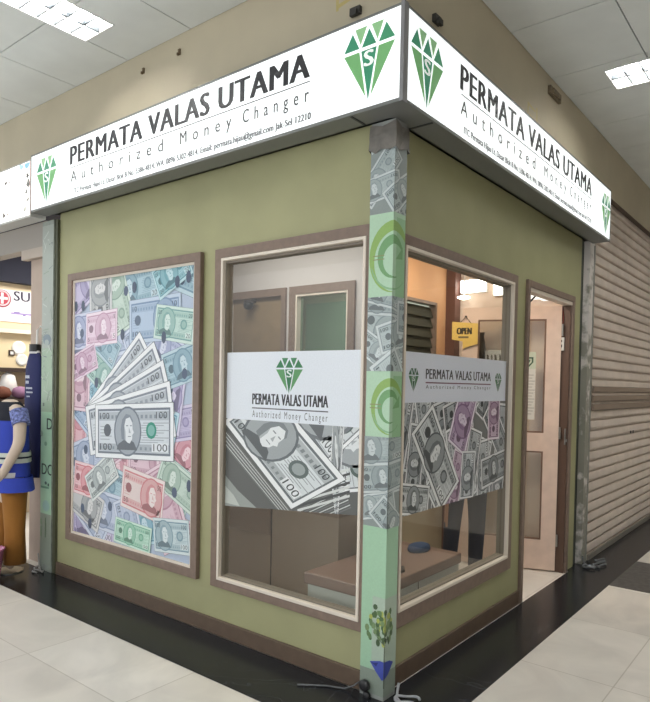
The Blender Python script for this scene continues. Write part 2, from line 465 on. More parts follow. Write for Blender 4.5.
def window(name, P, outer, white, hole, gl):
    e = bpy.data.objects.new(name, None); COL.objects.link(e)
    x, y, z = P((outer[0] + outer[1]) / 2, outer[2], 0); e.location = (x, y, z)
    tag(e, kind='structure')
    mb = MB(); mb.ring(P, outer, white, .0005, .022); mb.build('window_frame', BROWN, e, bevel=.004)
    mb = MB(); mb.ring(P, white, (white[0] + .016, white[1] - .016, white[2] + .018, white[3] - .016), -.004, .026)
    mb.build('inner_trim', CREAMTRIM, e, bevel=.003)
    w2 = (white[0] + .017, white[1] - .017, white[2] + .019, white[3] - .017)
    g2 = (white[0] + .024, white[1] - .024, white[2] + .026, white[3] - .028)
    mb = MB(); mb.ring(P, w2, g2, -.045, .004); mb.build('glazing_bead', mat('taupe_bead', (128, 120, 108), .5), e)
    mb = MB(); mb.slab(P, (g2[0] - .008, g2[1] + .008, g2[2] - .008, g2[3] + .008), -.016, -.010); mb.build('glass_pane', GLASS, e)
    return e
window('window_1', A, (-1.109, -.076, .2715, 2.125), (-1.055, -.098, .316, 2.072), WA, None)
window('window_2', B, (.062, 1.453, .2715, 2.095), (.122, 1.397, .347, 2.045), WB, None)

# door on the right front
DOOR = bpy.data.objects.new('door_1', None); COL.objects.link(DOOR); DOOR.location = (-.03, 2.1, 0); tag(DOOR, kind='structure')
m = MB()
for q in [(1.628, 1.672, 0, 2.10), (2.535, 2.58, 0, 2.10), (1.672, 2.535, 2.055, 2.10)]: m.slab(B, q, .0005, .02)
m.build('door_frame', BROWN, DOOR, bevel=.003)
m = MB(); m.slab(B, (1.6725, 2.5345, 2.030, 2.0545), -.049, .012); m.slab(B, (1.6725, 1.684, 0.0, 2.0295), -.02, .012)
m.build('inner_trim', CREAMTRIM, DOOR)
m = MB(); m.slab(B, (2.520, 2.5345, 0.001, 2.029), -.10, .004); m.build('hinge_jamb', mat('dark_brown_jamb', (92, 70, 58), .5), DOOR)
m = MB(); m.box(-.012, -.004, 2.506, 2.519, .98, 1.10); m.box(-.004, .006, 2.508, 2.518, 1.0, 1.02); m.build('strike_plate', STEEL, DOOR)
# the open leaf: hinged at h, swung into the shop
h = Vector((-.050, 2.504, 0)); e = Vector((-.938, -.3467, 0)); nrm = Vector((e.y, -e.x, 0))   # nrm looks to the camera side
if nrm.dot(CAM - h) < 0: nrm = -nrm
def PL(s, t, d): return tuple(h + e * s + nrm * d + Vector((0, 0, t)))
LEAFW = .74
LEAF = mat('pale_pink_wood', (222, 198, 182), .4, noise=.05, nscale=12)
m = MB(); rs = [(0.004, LEAFW, .012, 2.025)]
for hole in [(.112, LEAFW - .12, 1.06, 1.93), (.112, LEAFW - .12, .24, .92)]: rs = [q for r in rs for q in sub(r, hole)]
for q in rs: m.slab(PL, q, -.04, 0)
leaf = m.build('door_leaf', LEAF, DOOR)
for q in [(.112, LEAFW - .12, 1.06, 1.93), (.112, LEAFW - .12, .24, .92)]:
    m = MB(); m.slab(PL, q, -.023, -.018); m.build('glass_pane', GLASS, leaf)
    m = MB(); m.ring(PL, q, (q[0] + .012, q[1] - .012, q[2] + .012, q[3] - .012), -.017, -.002); m.build('glazing_bead', mat('dark_wood_bead', (120, 92, 76), .5), leaf)
m = MB(); m.tube([PL(LEAFW - .06, .98, .002), PL(LEAFW - .06, .98, .045), PL(LEAFW - .16, .98, .045)], .009); m.build('door_handle', STEEL, leaf)
for z in (.20, 1.02, 1.80):
    m = MB(); c = Vector(PL(-.004, z, .004)); m.lathe(c, [(.0075, 0), (.0075, .09)], 10); m.build('hinge', STEEL, leaf)

# kiosk interior shell
PEACH = mat('peach_plaster', (226, 178, 134), .7, noise=.03, nscale=3)
m = MB(); m.box(-2.765, -.0505, .0505, 2.60, 2.50, 2.56); tag(m.build('ceiling_kiosk', mat('white_plaster', (222, 214, 204), .7)), kind='structure')
m = MB(); m.box(-2.765, -.0505, 2.60, 2.66, 0, 2.985); tag(m.build('wall_kiosk_rear', mat('warm_white_plaster', (226, 208, 192), .7)), kind='structure')
m = MB(); m.box(-2.765, -2.70, .0505, 2.599, 0, 2.499); tag(m.build('wall_kiosk_end', GREYWALL), kind='structure')
PP = PA(1.2)
hl = (-2.27, -1.715, -.01, 2.075); hr = (-1.590, -1.075, .9, 2.075)
tag(wall(PP, -2.699, -.955, 0, 2.499, [hl, hr], -.06, 0).build('wall_partition', [GREYWALL, GREYWALL]), kind='structure')
W3 = bpy.data.objects.new('window_3', None); COL.objects.link(W3); W3.location = (-1.33, 1.2, .85); tag(W3, kind='structure')
m = MB(); m.ring(PP, (-1.634, -1.033, .855, 2.12), (-1.575, -1.09, .915, 2.06), .0005, .02); m.build('window_frame', BROWN, W3)
m = MB(); m.ring(PP, (-1.575, -1.09, .915, 2.06), (-1.560, -1.105, .93, 2.045), -.055, .014); m.build('inner_trim', CREAMTRIM, W3)
m = MB(); m.slab(PP, (-1.563, -1.102, .927, 2.048), -.034, -.030); m.build('glass_pane', glass('green_glass', (206, 222, 212), .04), W3)
D2 = bpy.data.objects.new('door_2', None); COL.objects.link(D2); D2.location = (-1.99, 1.2, 0); tag(D2, kind='structure')
m = MB()
for q in [(-2.33, -2.27, 0.001, 2.12), (-1.715, -1.672, 0.001, 2.12), (-2.27, -1.715, 2.062, 2.12)]: m.slab(PP, q, .0005, .02)
m.build('door_frame', BROWN, D2)
m = MB(); m.slab(PP, (-2.2695, -1.7155, .01, 2.0745), -.05, -.015); dl = m.build('door_leaf', mat('khaki_wood', (132, 114, 88), .5, noise=.08, nscale=10), D2)
m = MB(); m.tube([(-1.78, 1.213, 1.0), (-1.78, 1.17, 1.0), (-1.87, 1.17, 1.0)], .009); m.build('door_handle', STEEL, dl)
# partition seen through the right window, with its louvred window
PQ = PB(-1.03)
hq = (1.55, 2.33, .95, 2.09)
tag(wall(PQ, 1.201, 2.50, 0, 2.499, [hq], -.05, 0).build('wall_inner_room', [PEACH, GREYWALL]), kind='structure')
W4 = bpy.data.objects.new('window_4', None); COL.objects.link(W4); W4.location = (-1.05, 1.94, .95); tag(W4, kind='structure')
m = MB(); m.slab(PQ, (1.201, 2.50, 0, .935), .0005, .014); tag(m.build('trim_7', mat('beige_dado', (186, 174, 150), .6)), kind='structure')
m = MB(); m.ring(PQ, hq, (1.575, 2.305, .975, 2.065), -.05, .012); m.build('window_frame', BROWN, W4)
m = MB()
for i in range(13):
    z = 1.062 + i * .082; m.obox((-1.072, 1.576, z), (0, .728, 0), (.028, 0, -.086), (.004, 0, .004))
m.build('louvre_slats', mat('dark_louvre_glass', (62, 64, 54), .7, spec=.2), W4)
m = MB(); m.box(-1.085, -.945, 2.501, 2.599, 0, 2.499); tag(m.build('trim_2', mat('maroon_brown_post', (104, 72, 64), .5)), kind='structure')
m = MB(); m.box(-2.6, -1.1, 2.52, 2.595, .5, 2.2); 
tag(m.build('wall_inner_lining', mat('sage_plaster', (186, 198, 184), .7)), kind='structure')

# ------------------------------------------------------------------ CORNER SIGN
SGN = thing('shop_sign', 'long backlit white corner sign with green diamonds reading PERMATA VALAS UTAMA', 'sign', (.1, -.1, 2.56))
ZB, ZT, D = 2.5585, 2.954, .164
OUT = [(-2.871, -D), (D, -D), (D, 2.911), (.035, 2.911), (.035, -.045), (-2.871, -.045)]
CASE = mat('grey_sign_casing', (126, 128, 126), .45, .3)
m = MB(); m.prism(OUT, ZB, ZB + .014); m.prism(OUT, ZT - .01, ZT)
m.prism([(-2.871, -.060), (.020, -.060), (.020, 2.911), (.035, 2.911), (.035, -.045), (-2.871, -.045)], ZB + .014, ZT - .01)
m.box(-2.871, -2.865, -D, -.0605, ZB + .014, ZT - .01); m.box(.0355, D, 2.905, 2.911, ZB + .014, ZT - .01)
m.build('casing', CASE, SGN)
FACE = emit('backlit_acrylic', (246, 250, 250), .80, (200, 204, 204))
m = MB(); m.box(-2.8645, D - .014, -D + .002, -D + .008, ZB + .0145, ZT - .0105)
fa = m.build('light_panel', FACE, SGN)
m = MB(); m.box(D - .008, D - .002, -D + .032, 2.9045, ZB + .0145, ZT - .0105)
fb = m.build('light_panel', FACE, SGN)
m = MB(); m.prism([(D - .014, -D - .003), (D + .003, -D - .003), (D + .003, -D + .032), (D, -D + .032), (D, -D), (D - .014, -D)], ZB - .002, ZT + .004)
m.build('corner_trim', mat('dark_grey_trim', (138, 138, 140), .4), SGN)
m = MB(); m.box(-.105, -.095, -D + .01, -.05, ZB - .004, ZB - .0002); m.build('casing_seam', mat('seam_dark', (60, 62, 62), .6), SGN)
m = MB(); m.box(.035, D - .01, .10, .11, ZB - .004, ZB - .0002); m.build('casing_seam', mat('seam_dark', (60, 62, 62), .6), SGN)
VIN = printmat('backlit_vinyl', .4, .30)
SA, SB = PA(-D + .0018), PB(D - .0018)
def lettering(P, parent, s0, s1, zz, far):
    """three lines of the sign: name, rule, subtitle, address"""
    cv = Canvas((-9, 9, 0, 9), 2e-5)
    cv.text('PERMATA VALAS UTAMA', s0, s1, zz + .218, zz + .336, (52, 52, 56), .042, 1.10)
    srt = sorted(cv.polys, key=lambda q: min(p[0] for p in q[0])); gaps = []; far_ = -99
    for i, q in enumerate(srt):
        if i: gaps.append((min(p[0] for p in q[0]) - far_, i))
        far_ = max(far_, max(p[0] for p in q[0]))
    cuts = [0] + sorted(i for g, i in sorted(gaps)[-2:]) + [len(srt)]
    for i in range(3):
        c = Canvas((-9, 9, 0, 9), 2e-5); c.polys = srt[cuts[i]:cuts[i + 1]]; c.build('name_lettering', P, printmat('charcoal_film', .5), parent, .0003)
    c = Canvas((-9, 9, 0, 9), 2e-5); c.rect_(s0 + .012, s1, zz + .197, zz + .202, (90, 90, 92)); c.build('rule', P, MATS['charcoal_film'], parent, .0003)
    c = Canvas((-9, 9, 0, 9), 2e-5)
    c.text('Authorized', s0 + .012, s0 + .97, zz + .108, zz + .176, (80, 81, 84), .008, 2.0)
    c.text('Money', s0 + 1.115, s0 + 1.52, zz + .090, zz + .176, (80, 81, 84), .008, 2.0)
    c.text('Changer', s0 + 1.60, s1 - .005, zz + .090, zz + .176, (80, 81, 84), .008, 2.0)
    c.build('subtitle_lettering', P, MATS['charcoal_film'], parent, .0003)
    c = Canvas((-9, 9, 0, 9), 2e-5)
    c.text('ITC Permata Hijau Lt. Dasar Blok B No. 5386-4814, WA. 0896 5302-4814, Email: permata.hijau@gmail.com Jak-Sel 12210', s0 + .05, s1 + .01, zz + .018, zz + .062, (116, 118, 122), .03, 1.05)
    c.build('address_lettering', P, MATS['charcoal_film'], parent, .0003)
lettering(SA, fa, -2.362, -.330, ZB + .012, False)
lettering(SB, fb, .338, 2.412, ZB + .012, True)
for P, fp, s, z, w in [(SA, fa, -2.658, 2.812, .130), (SA, fa, -.008, 2.824, .130), (SB, fb, .034, 2.812, .138), (SB, fb, 2.785, 2.800, .118)]:
    c = Canvas((-9, 9, 0, 9), 2e-5); diamond(c, s, z, w, .130); c.build('diamond_logo', P, VIN, fp, .0003)
# support arms that fix the sign to the wall
for x in (-2.3, -1.4, -.5):
    m = MB(); m.box(x, x + .03, -.0445, -.0005, ZB + .05, ZB + .08); m.build('support_bracket', CASE, SGN)
for y in (.6, 1.5, 2.4):
    m = MB(); m.box(.0005, .0345, y, y + .03, ZB + .05, ZB + .08); m.build('support_bracket', CASE, SGN)

# neighbour's sign at the left edge
NS = thing('shop_sign', 'overexposed white sign box of the neighbouring shop at the left edge', 'sign', (-3.6, -.1, 2.54))
m = MB(); m.box(-5.6, -2.885, -.158, -.045, 2.535, 2.549); m.box(-5.6, -2.885, -.158, -.045, 2.925, 2.935); m.box(-5.6, -2.885, -.06, -.045, 2.549, 2.925); m.box(-2.889, -2.885, -.158, -.06, 2.549, 2.925)
m.build('casing', mat('white_sign_casing', (190, 190, 186), .45), NS)
m = MB(); m.box(-5.6, -2.8895, -.158, -.152, 2.5495, 2.9245); nf = m.build('light_panel', emit('bright_acrylic', (255, 252, 246), 1.25, (200, 200, 200)), NS)
c = Canvas((-6, -2.89, 2.55, 2.924), 2e-5)
for i, (u, v, r_, col) in enumerate([(-2.935, 2.90, .035, (150, 205, 225)), (-3.02, 2.905, .03, (190, 225, 235)), (-2.93, 2.83, .02, (90, 90, 88)), (-2.915, 2.775, .028, (120, 120, 116)), (-2.94, 2.72, .018, (150, 150, 145)), (-2.92, 2.66, .02, (170, 170, 165)), (-3.25, 2.83, .02, (120, 115, 112)), (-3.20, 2.83, .012, (150, 140, 140)), (-3.28, 2.60, .022, (110, 104, 100)), (-3.22, 2.60, .012, (170, 160, 150)), (-2.96, 2.60, .02, (190, 190, 180))]):
    c.poly([(u + r_ * (1 + .35 * math.sin(3 * a + i)) * math.cos(a), v + r_ * (.8 + .3 * math.cos(2 * a + i)) * math.sin(a)) for a in [k * PI / 7 for k in range(14)]], col)
c.rect_(-2.894, -2.8895, 2.55, 2.924, (215, 120, 110))
c.build('printed_pattern', PA(-.158), VIN, nf, .0003)

# ------------------------------------------------------------------ PRINTED CORNER POST
POST = thing('corner_post', 'square corner post wrapped in banknote and mint green swirl prints', 'post', (-.008, .02, 0))
PX0, PX1, PY0, PY1 = -.073, .054, -.035, .060
m = MB(); m.box(PX0, PX1, PY0, PY1, 0.0031, ZB - .003)
m.build('post_body', mat('grey_post', (140, 144, 140), .5, noise=.25, nscale=14), POST)
wA = PX1 - PX0; wB = PY1 - PY0; e0 = .0004
def PW(s, t, d):
    return (PX0 + s, PY0 - d, t) if s <= wA + 1e-9 else (PX1 + d, PY0 + (s - wA), t)
class Wrap(Canvas):
    def poly(s, pts, col, nextlayer=True, rect=None):
        q0 = [s.xf(p) for p in pts]
        for r in ((0, wA, s.rect[2], s.rect[3]), (wA + 1e-6, wA + wB, s.rect[2], s.rect[3])):
            q = clip_poly(q0, r)
            if len(q) >= 3: s.polys.append((q, col, s.k))
        if nextlayer: s.k += 1
def post_notes(z0, z1, seed, n, name, pale):
    rg = random.Random(seed); c = Wrap((0, wA + wB, z0, z1))
    c.rect_(0, wA + wB, z0, z1, (138, 148, 146))
    for i in range(n):
        a = rg.uniform(-1.1, 1.1); L = rg.uniform(.26, .40); H = L * .42
        ox = rg.uniform(-.16, wA + wB - .02); oz = rg.uniform(z0 - .06, z1)
        g = rg.uniform(-10, 10) + pale
        note(c, (ox, oz), (L * math.cos(a), L * math.sin(a)), (-H * math.sin(a), H * math.cos(a)), (170 + g, 182 + g, 182 + g), (104 + g, 116 + g, 120 + g), '100', rng=rg, fade=.38, rim=.3)
    return c.build(name, PW, PRINT, POST, e0)
post_notes(2.155, 2.44, 5, 7, 'banknote_print', 0)
post_notes(1.463, 1.79, 8, 8, 'banknote_print', 6)
post_notes(.771, 1.172, 13, 10, 'banknote_print', 0)
def swirl(z0, z1, name):
    c = Wrap((0, wA + wB, z0, z1))
    c.rect_(0, wA + wB, z0, z1, (176, 208, 180)); c.rect_(.15, wA + wB, z0, z1 - .02, (150, 192, 150))
    cx, cz, k = .128, (z0 + z1) / 2 - .01, (z1 - z0)
    def cres(R, th, a0, a1, col, squash=1.0, n=22, base=.004):
        o, i = [], []
        for j in range(n + 1):
            a = a0 + (a1 - a0) * j / n; w = base + th * math.sin(PI * min(1, j / n) ** .7) ** 1.2
            o.append((cx + R * math.cos(a) * squash, cz + R * math.sin(a))); i.append((cx + (R - w) * math.cos(a) * squash, cz + (R - w) * math.sin(a)))
        for j in range(n): c.poly([o[j], o[j + 1], i[j + 1], i[j]], col, False)
        c.k += 1
    cres(k * .43, k * .12, PI * .10, PI * 1.5, (140, 176, 96), .80)
    cres(k * .40, k * .015, PI * 1.1, PI * 1.75, (136, 180, 136), .82)
    cres(k * .26, k * .11, PI * .10, PI * 1.62, (112, 160, 108), .86)
    c.poly([(cx + .02, cz - .01), (cx + .075, cz - .004), (cx + .075, cz + .05)], (120, 166, 116))
    for dz in (-.008, .008): c.rect_(.022, .082, cz + dz - .002, cz + dz + .002, (140, 142, 96))
    return c.build(name, PW, PRINT, POST, e0)
swirl(1.79, 2.155, 'swirl_print'); swirl(1.172, 1.463, 'swirl_print')
c = Wrap((0, wA + wB, .02, .771))
c.rect_(0, wA + wB, .13, .771, (160, 198, 168)); c.rect_(0, wA + wB, .02, .13, (138, 150, 138))
c.rect_(.06, wA + wB, .13, .46, (170, 188, 172))
rg = random.Random(3)
px_, pz_ = .128, .17
c.rect_(px_ - .003, px_ + .003, .06, .40, (72, 84, 62))
for i in range(64):
    a = rg.uniform(0, 2 * PI); r_ = rg.uniform(.01, .085); x, z = px_ - .02 + r_ * math.cos(a) * 1.0, .335 + r_ * math.sin(a) * 1.05
    c.ell(x, z, rg.uniform(.007, .013), rg.uniform(.010, .018), rg.choice([(76, 104, 64), (98, 128, 84), (116, 142, 98), (64, 88, 58), (168, 178, 92)]), 8)
for dx, dz in ((-.06, .05), (-.04, .07), (.03, .06)): c.poly([(px_, .25), (px_ + .003, .254), (px_ + dx, .25 + dz), (px_ + dx - .002, .25 + dz)], (84, 96, 74))
c.poly([(px_ - .075, .165), (px_ - .02, .18), (px_ + .04, .175), (px_ + .07, .16), (px_ + .03, .115), (px_ - .01, .095), (px_ - .045, .13)], (70, 84, 168))
c.poly([(px_ - .075, .165), (px_ - .055, .162), (px_ - .03, .17), (px_ - .04, .15)], (40, 48, 110))
c.build('plant_print', PW, PRINT, POST, e0)
# torn wrapping film at the top of the post
m = MB(); rg = random.Random(2); ring0 = []
for zi in range(4):
    ring = []
    for k in range(16):
        t = k / 16 * 4; side = int(t); u = t - side
        pts4 = [(PX0, PY0), (PX1, PY0), (PX1, PY1), (PX0, PY1)]
        a, b = pts4[side], pts4[(side + 1) % 4]
        x, y = a[0] + (b[0] - a[0]) * u, a[1] + (b[1] - a[1]) * u
        o_ = .004 + rg.uniform(0, .005)
        ring.append((x + (o_ if x > 0 else -o_), y + (o_ if y > .02 else -o_), 2.43 + zi * .036 + rg.uniform(-.012, .012)))
    ring0.append(ring)
m.loft(ring0, caps=False); m.build('wrapping_film', mat('grey_film', (112, 108, 102), .35, noise=.2, nscale=20), POST, recalc=False)

# left end post with mint print and letters
LP = thing('printed_post', 'slim post with faded mint print and black letters at left end of olive wall', 'post', (-2.88, -.01, 0))
m = MB(); m.box(-2.955, -2.80, -.03, .10, .0031, 2.53); m.build('post_body', mat('faded_grey_post', (140, 148, 140), .5, noise=.2, nscale=14), LP)
c = Canvas((-2.954, -2.801, .05, 2.5))
c.rect_(-2.954, -2.801, .05, 2.5, (158, 166, 158)); c.rect_(-2.954, -2.801, .42, 1.16, (164, 200, 172)); c.rect_(-2.954, -2.801, 1.16, 1.62, (150, 172, 148)); c.rect_(-2.954, -2.801, .05, .42, (142, 152, 138))
rg = random.Random(21)
for i in range(60):
    z = rg.choice([rg.uniform(1.2, 2.45), rg.uniform(1.2, 1.75)]); x = rg.uniform(-2.95, -2.81)
    a = rg.uniform(0, PI); l = rg.uniform(.02, .09); w = rg.uniform(.002, .008)
    dx, dz = l * math.cos(a), l * math.sin(a)
    c.poly([(x, z), (x + dx, z + dz), (x + dx - w * math.sin(a), z + dz + w * math.cos(a)), (x - w * math.sin(a), z + w * math.cos(a))], rg.choice([(190, 198, 190), (120, 132, 124), (134, 150, 134), (104, 116, 120), (176, 186, 176)]))
c.ell(-2.875, 1.68, .055, .04, (112, 128, 136)); c.ell(-2.88, 1.66, .03, .022, (150, 162, 160))
c.rect_(-2.93, -2.905, 1.20, 1.225, (96, 112, 100)); 
c.text('D', -2.868, -2.79, 1.035, 1.115, (28, 36, 34), .01); c.text('DO', -2.935, -2.77, .705, .785, (28, 36, 34), .01)
c.rect_(-2.945, -2.83, .605, .62, (104, 150, 122)); c.ell(-2.875, .645, .016, .012, (70, 92, 82)); c.ell(-2.84, .635, .01, .012, (50, 60, 60))
c.ell(-2.88, .93, .02, .016, (118, 156, 128)); c.ell(-2.94, 1.0, .018, .022, (126, 150, 130)); c.ell(-2.87, .48, .05, .04, (150, 184, 178))
for z, h_ in ((.34, .05), (.25, .09)): c.rect_(-2.88, -2.868, z, z + h_, (92, 116, 88)); c.rect_(-2.945, -2.93, z, z + h_ * .8, (120, 150, 112))
c.build('mint_print', PA(-.03), PRINT, LP, .0004)
m = MB(); m.box(-2.7995, -2.7655, -.02, .10, .0031, 2.53); tag(m.build('shade_strip', mat('return_wall_shade', (78, 80, 62), .5)), kind='structure')  # dark strip standing in for the shadow of the wall return

# ------------------------------------------------------------------ MONEY POSTER
POS = thing('wall_poster', 'brown framed poster collage of coloured banknotes with fan of 100 dollar bills', 'poster', (-1.9, -.01, .283))
m = MB(); m.ring(A, (-2.612, -1.219, .281, 2.126), (-2.558, -1.272, .332, 2.078), .0006, .03); m.build('poster_frame', BROWN, POS, bevel=.004)
m = MB(); m.ring(A, (-2.558, -1.272, .332, 2.078), (-2.542, -1.288, .347, 2.063), .0006, .018); m.build('inner_trim', CREAMTRIM, POS)
R_ = (-2.542, -1.288, .347, 2.063)
m = MB(); m.slab(A, R_, .0006, .006); m.build('backing_board', WHITE, POS)
c = Canvas(R_, 7e-6); c.rect_(*R_, (176, 190, 210))
rg = random.Random(42)
PAL = [((190, 206, 224), (96, 128, 168)), ((206, 200, 222), (126, 112, 166)), ((226, 206, 216), (172, 104, 128)), ((196, 218, 212), (92, 146, 134)), ((208, 222, 214), (116, 152, 128)),
       ((182, 206, 216), (84, 128, 150)), ((206, 214, 230), (120, 140, 176)), ((204, 210, 228), (110, 120, 170)), ((186, 212, 224), (72, 140, 166)), ((214, 214, 214), (110, 118, 122))]
W_, H_ = R_[1] - R_[0], R_[3] - R_[2]
cells = [(i, j) for i in range(6) for j in range(9)]
rg.shuffle(cells)
for i, j in cells:
    p, k = rg.choice(PAL)
    if 1 < j < 4 and rg.random() < .22: p, k = (226, 200, 208), (190, 84, 100)
    L = rg.uniform(.38, .54); H = L * rg.uniform(.46, .54); a = rg.gauss(0, .55) + rg.choice([0, 0, 0, PI / 2])
    ox = R_[0] + (i + rg.random()) / 6 * W_; oz = R_[2] + (j + rg.random()) / 9 * H_
    o = (ox - L / 2 * math.cos(a) + H / 2 * math.sin(a), oz - L / 2 * math.sin(a) - H / 2 * math.cos(a))
    note(c, o, (L * math.cos(a), L * math.sin(a)), (-H * math.sin(a), H * math.cos(a)), mix(p, k, .14), mix(k, (70, 80, 100), .2), rg.choice(['10', '50', '20', '5', '100']), rng=rg, oval=rg.choice([.3, .42, .7]), fade=.34, rim=.2)
    if rg.random() < .55:
        c.ell(ox + rg.uniform(-.1, .1), oz + rg.uniform(-.1, .1), .024, .032, (78, 92, 116), 14)
# a few notes that read clearly in the photograph
note(c, (-2.40, 1.62), (.36, .02), (.0, .22), (228, 208, 222), (170, 120, 150), '5', oval=.55, fade=.35, rim=.25)
note(c, (-2.55, 1.38), (.30, .10), (-.05, .17), (214, 190, 208), (150, 96, 130), '10', fade=.35, rim=.25)
note(c, (-1.66, 1.66), (.36, -.05), (.03, .20), (190, 214, 206), (74, 130, 128), '20', oval=.3, fade=.35, rim=.25)
note(c, (-1.60, 1.88), (.30, .14), (-.09, .18), (168, 204, 212), (54, 116, 132), '20', fade=.35, rim=.25)
note(c, (-2.54, .62), (.28, -.02), (.02, .22), (232, 200, 204), (186, 76, 88), '10', oval=.62, fade=.35, rim=.25)
note(c, (-1.98, .60), (.42, -.06), (.03, .26), (222, 206, 204), (186, 80, 90), '50', oval=.72, fade=.35, rim=.25)
note(c, (-2.30, .58), (.30, .20), (-.10, .16), (208, 216, 214), (100, 112, 118), '100', fade=.35, rim=.25)
note(c, (-2.05, .36), (.38, -.02), (.02, .16), (188, 220, 204), (64, 144, 108), '50', fade=.35, rim=.25)
note(c, (-1.62, .37), (.33, .03), (-.02, .20), (196, 212, 216), (84, 120, 138), '100', oval=.3, fade=.35, rim=.25)
for x, z in ((-2.53, 1.90), (-2.44, 1.90), (-1.98, 1.69), (-1.44, 1.98), (-1.56, 1.66), (-2.27, 1.20 + .18), (-1.34, 2.0), (-1.86, 1.98), (-1.31, .80), (-2.33, .43)): c.ell(x, z, .022, .036, (70, 82, 104), 14)
# the fan of bills, then the big one in front
USD, UINK = (208, 214, 220), (122, 130, 142)
P0 = Vector((-2.395, 1.215))
for tx, tz in ((-1.80, 1.70), (-1.655, 1.635), (-1.565, 1.525), (-1.50, 1.40)):
    t = Vector((tx, tz)); u = (t - P0); L = u.length; u.normalize(); v = Vector((-u.y, u.x)); H = .33
    o = P0 - v * H
    note(c, tuple(o), tuple(u * L), tuple(v * H), USD, UINK, '100', oval=.40)
note(c, (-2.268, .885), (.815, .045), (-.008, .345), (206, 213, 220), (104, 114, 126), '100', accent=(34, 138, 116), oval=.44)
c.build('banknote_print', A, PRINT, POS, .0062)

# ------------------------------------------------------------------ WINDOW STICKERS
GA = lambda s, t, d: (s + .016, .0095 - d, t)
GB = lambda s, t, d: (-.0095 + d, s - .035, t)
def company(c, s0, s1, z, hname, hsub, rule):
    c.text('PERMATA VALAS UTAMA', s0, s1, z, z + hname, (44, 44, 50), .030, 1.08)
    c.rect_(s0, s1, z - .022, z - .016, rule)
    c.text('Authorized Money Changer', s0 + .003, s1 - .003, z - .022 - hsub - .012, z - .03, (84, 84, 88), .0, 1.5)
DA = thing('window_sticker', 'white logo sticker with a thick stack of 100 dollar bills, on window beside money poster', 'sticker', (-.6, .03, .72))
ra = (-1.046, -.139, 1.203, 1.562)
c = Canvas(ra, 1.5e-5); c.rect_(*ra, (224, 230, 238)); bandA = c.build('white_band', GA, PRINT, DA, .0002)
c = Canvas(ra, 1.5e-5); diamond(c, -.592, 1.476, .090, .075, (86, 148, 92), (40, 116, 72), (60, 128, 84), sc=(220, 230, 226)); c.build('diamond_logo', GA, PRINT, bandA, .0004)
c = Canvas(ra, 1.5e-5); company(c, -.850, -.338, 1.287, .058, .045, (90, 90, 96)); c.build('name_lettering', GA, PRINT, bandA, .0004)
rp = (-1.046, -.139, .70, 1.203)
class Slant(Canvas):
    """sheet whose lower edge is cut along a straight slope"""
    def __init__(s, rect, z0, z1, step): Canvas.__init__(s, rect, step); s.z0 = z0; s.z1 = z1
    def poly(s, pts, col, nextlayer=True, rect=None):
        q = clip_poly([s.xf(p) for p in pts], s.rect); a0, a1 = s.rect[0], s.rect[1]
        f = lambda p: p[1] - (s.z0 + (s.z1 - s.z0) * (p[0] - a0) / (a1 - a0))
        out = []
        for i in range(len(q)):
            p, r = q[i], q[(i + 1) % len(q)]; dp, dr = f(p), f(r)
            if dp >= 0: out.append(p)
            if (dp > 0 > dr) or (dp < 0 < dr):
                t = dp / (dp - dr); out.append((p[0] + (r[0] - p[0]) * t, p[1] + (r[1] - p[1]) * t))
        if len(out) >= 3: s.polys.append((out, col, s.k))
        if nextlayer: s.k += 1
c = Slant(rp, .722, .797, 1.2e-5)
c.rect_(rp[0], rp[1], .70, 1.203, (92, 94, 92))
c.poly([(-1.06, .72), (-1.06, .90), (-.95, .82), (-.80, .74)], (150, 156, 152)); c.poly([(-1.06, .74), (-1.06, .84), (-.98, .79), (-.93, .735)], (190, 196, 190))
US, UK = (208, 214, 216), (112, 118, 122)
note(c, (-.40, 1.30), (.10, -.42), (.33, .06), US, UK, '100', accent=(80, 96, 92))
note(c, (-.66, 1.30), (.30, -.30), (.36, .30), US, UK, '100', accent=(80, 96, 92))
note(c, (-.27, .70), (.03, .50), (-.05, .30), (196, 202, 202), UK, '100')
for i in range(9):     # edges of the stack under the top bill
    k = .011 * (9 - i); d = .55 + .45 * (i % 2)
    c.poly([(-1.066, 1.165 - k), (-.562 + k * .3, .765 - k), (-.24 + k * .5, .930 - k), (-.24 + k * .5, .925 - k), (-.562 + k * .3, .760 - k), (-1.066, 1.158 - k)], (205 * d, 210 * d, 208 * d))
for i in range(7):
    z = .775 + i * .021
    c.poly([(-.52, z - .012), (-.20, z + .10), (-.20, z + .112), (-.52, z)], [(210, 214, 212), (70, 74, 74)][i % 2])
note(c, (-1.066, 1.185), (.505, -.415), (.335, .185), (214, 220, 222), (100, 107, 110), '100', accent=(92, 104, 102), oval=.36)
c.build('banknote_picture', GA, PRINT, DA, .0002)

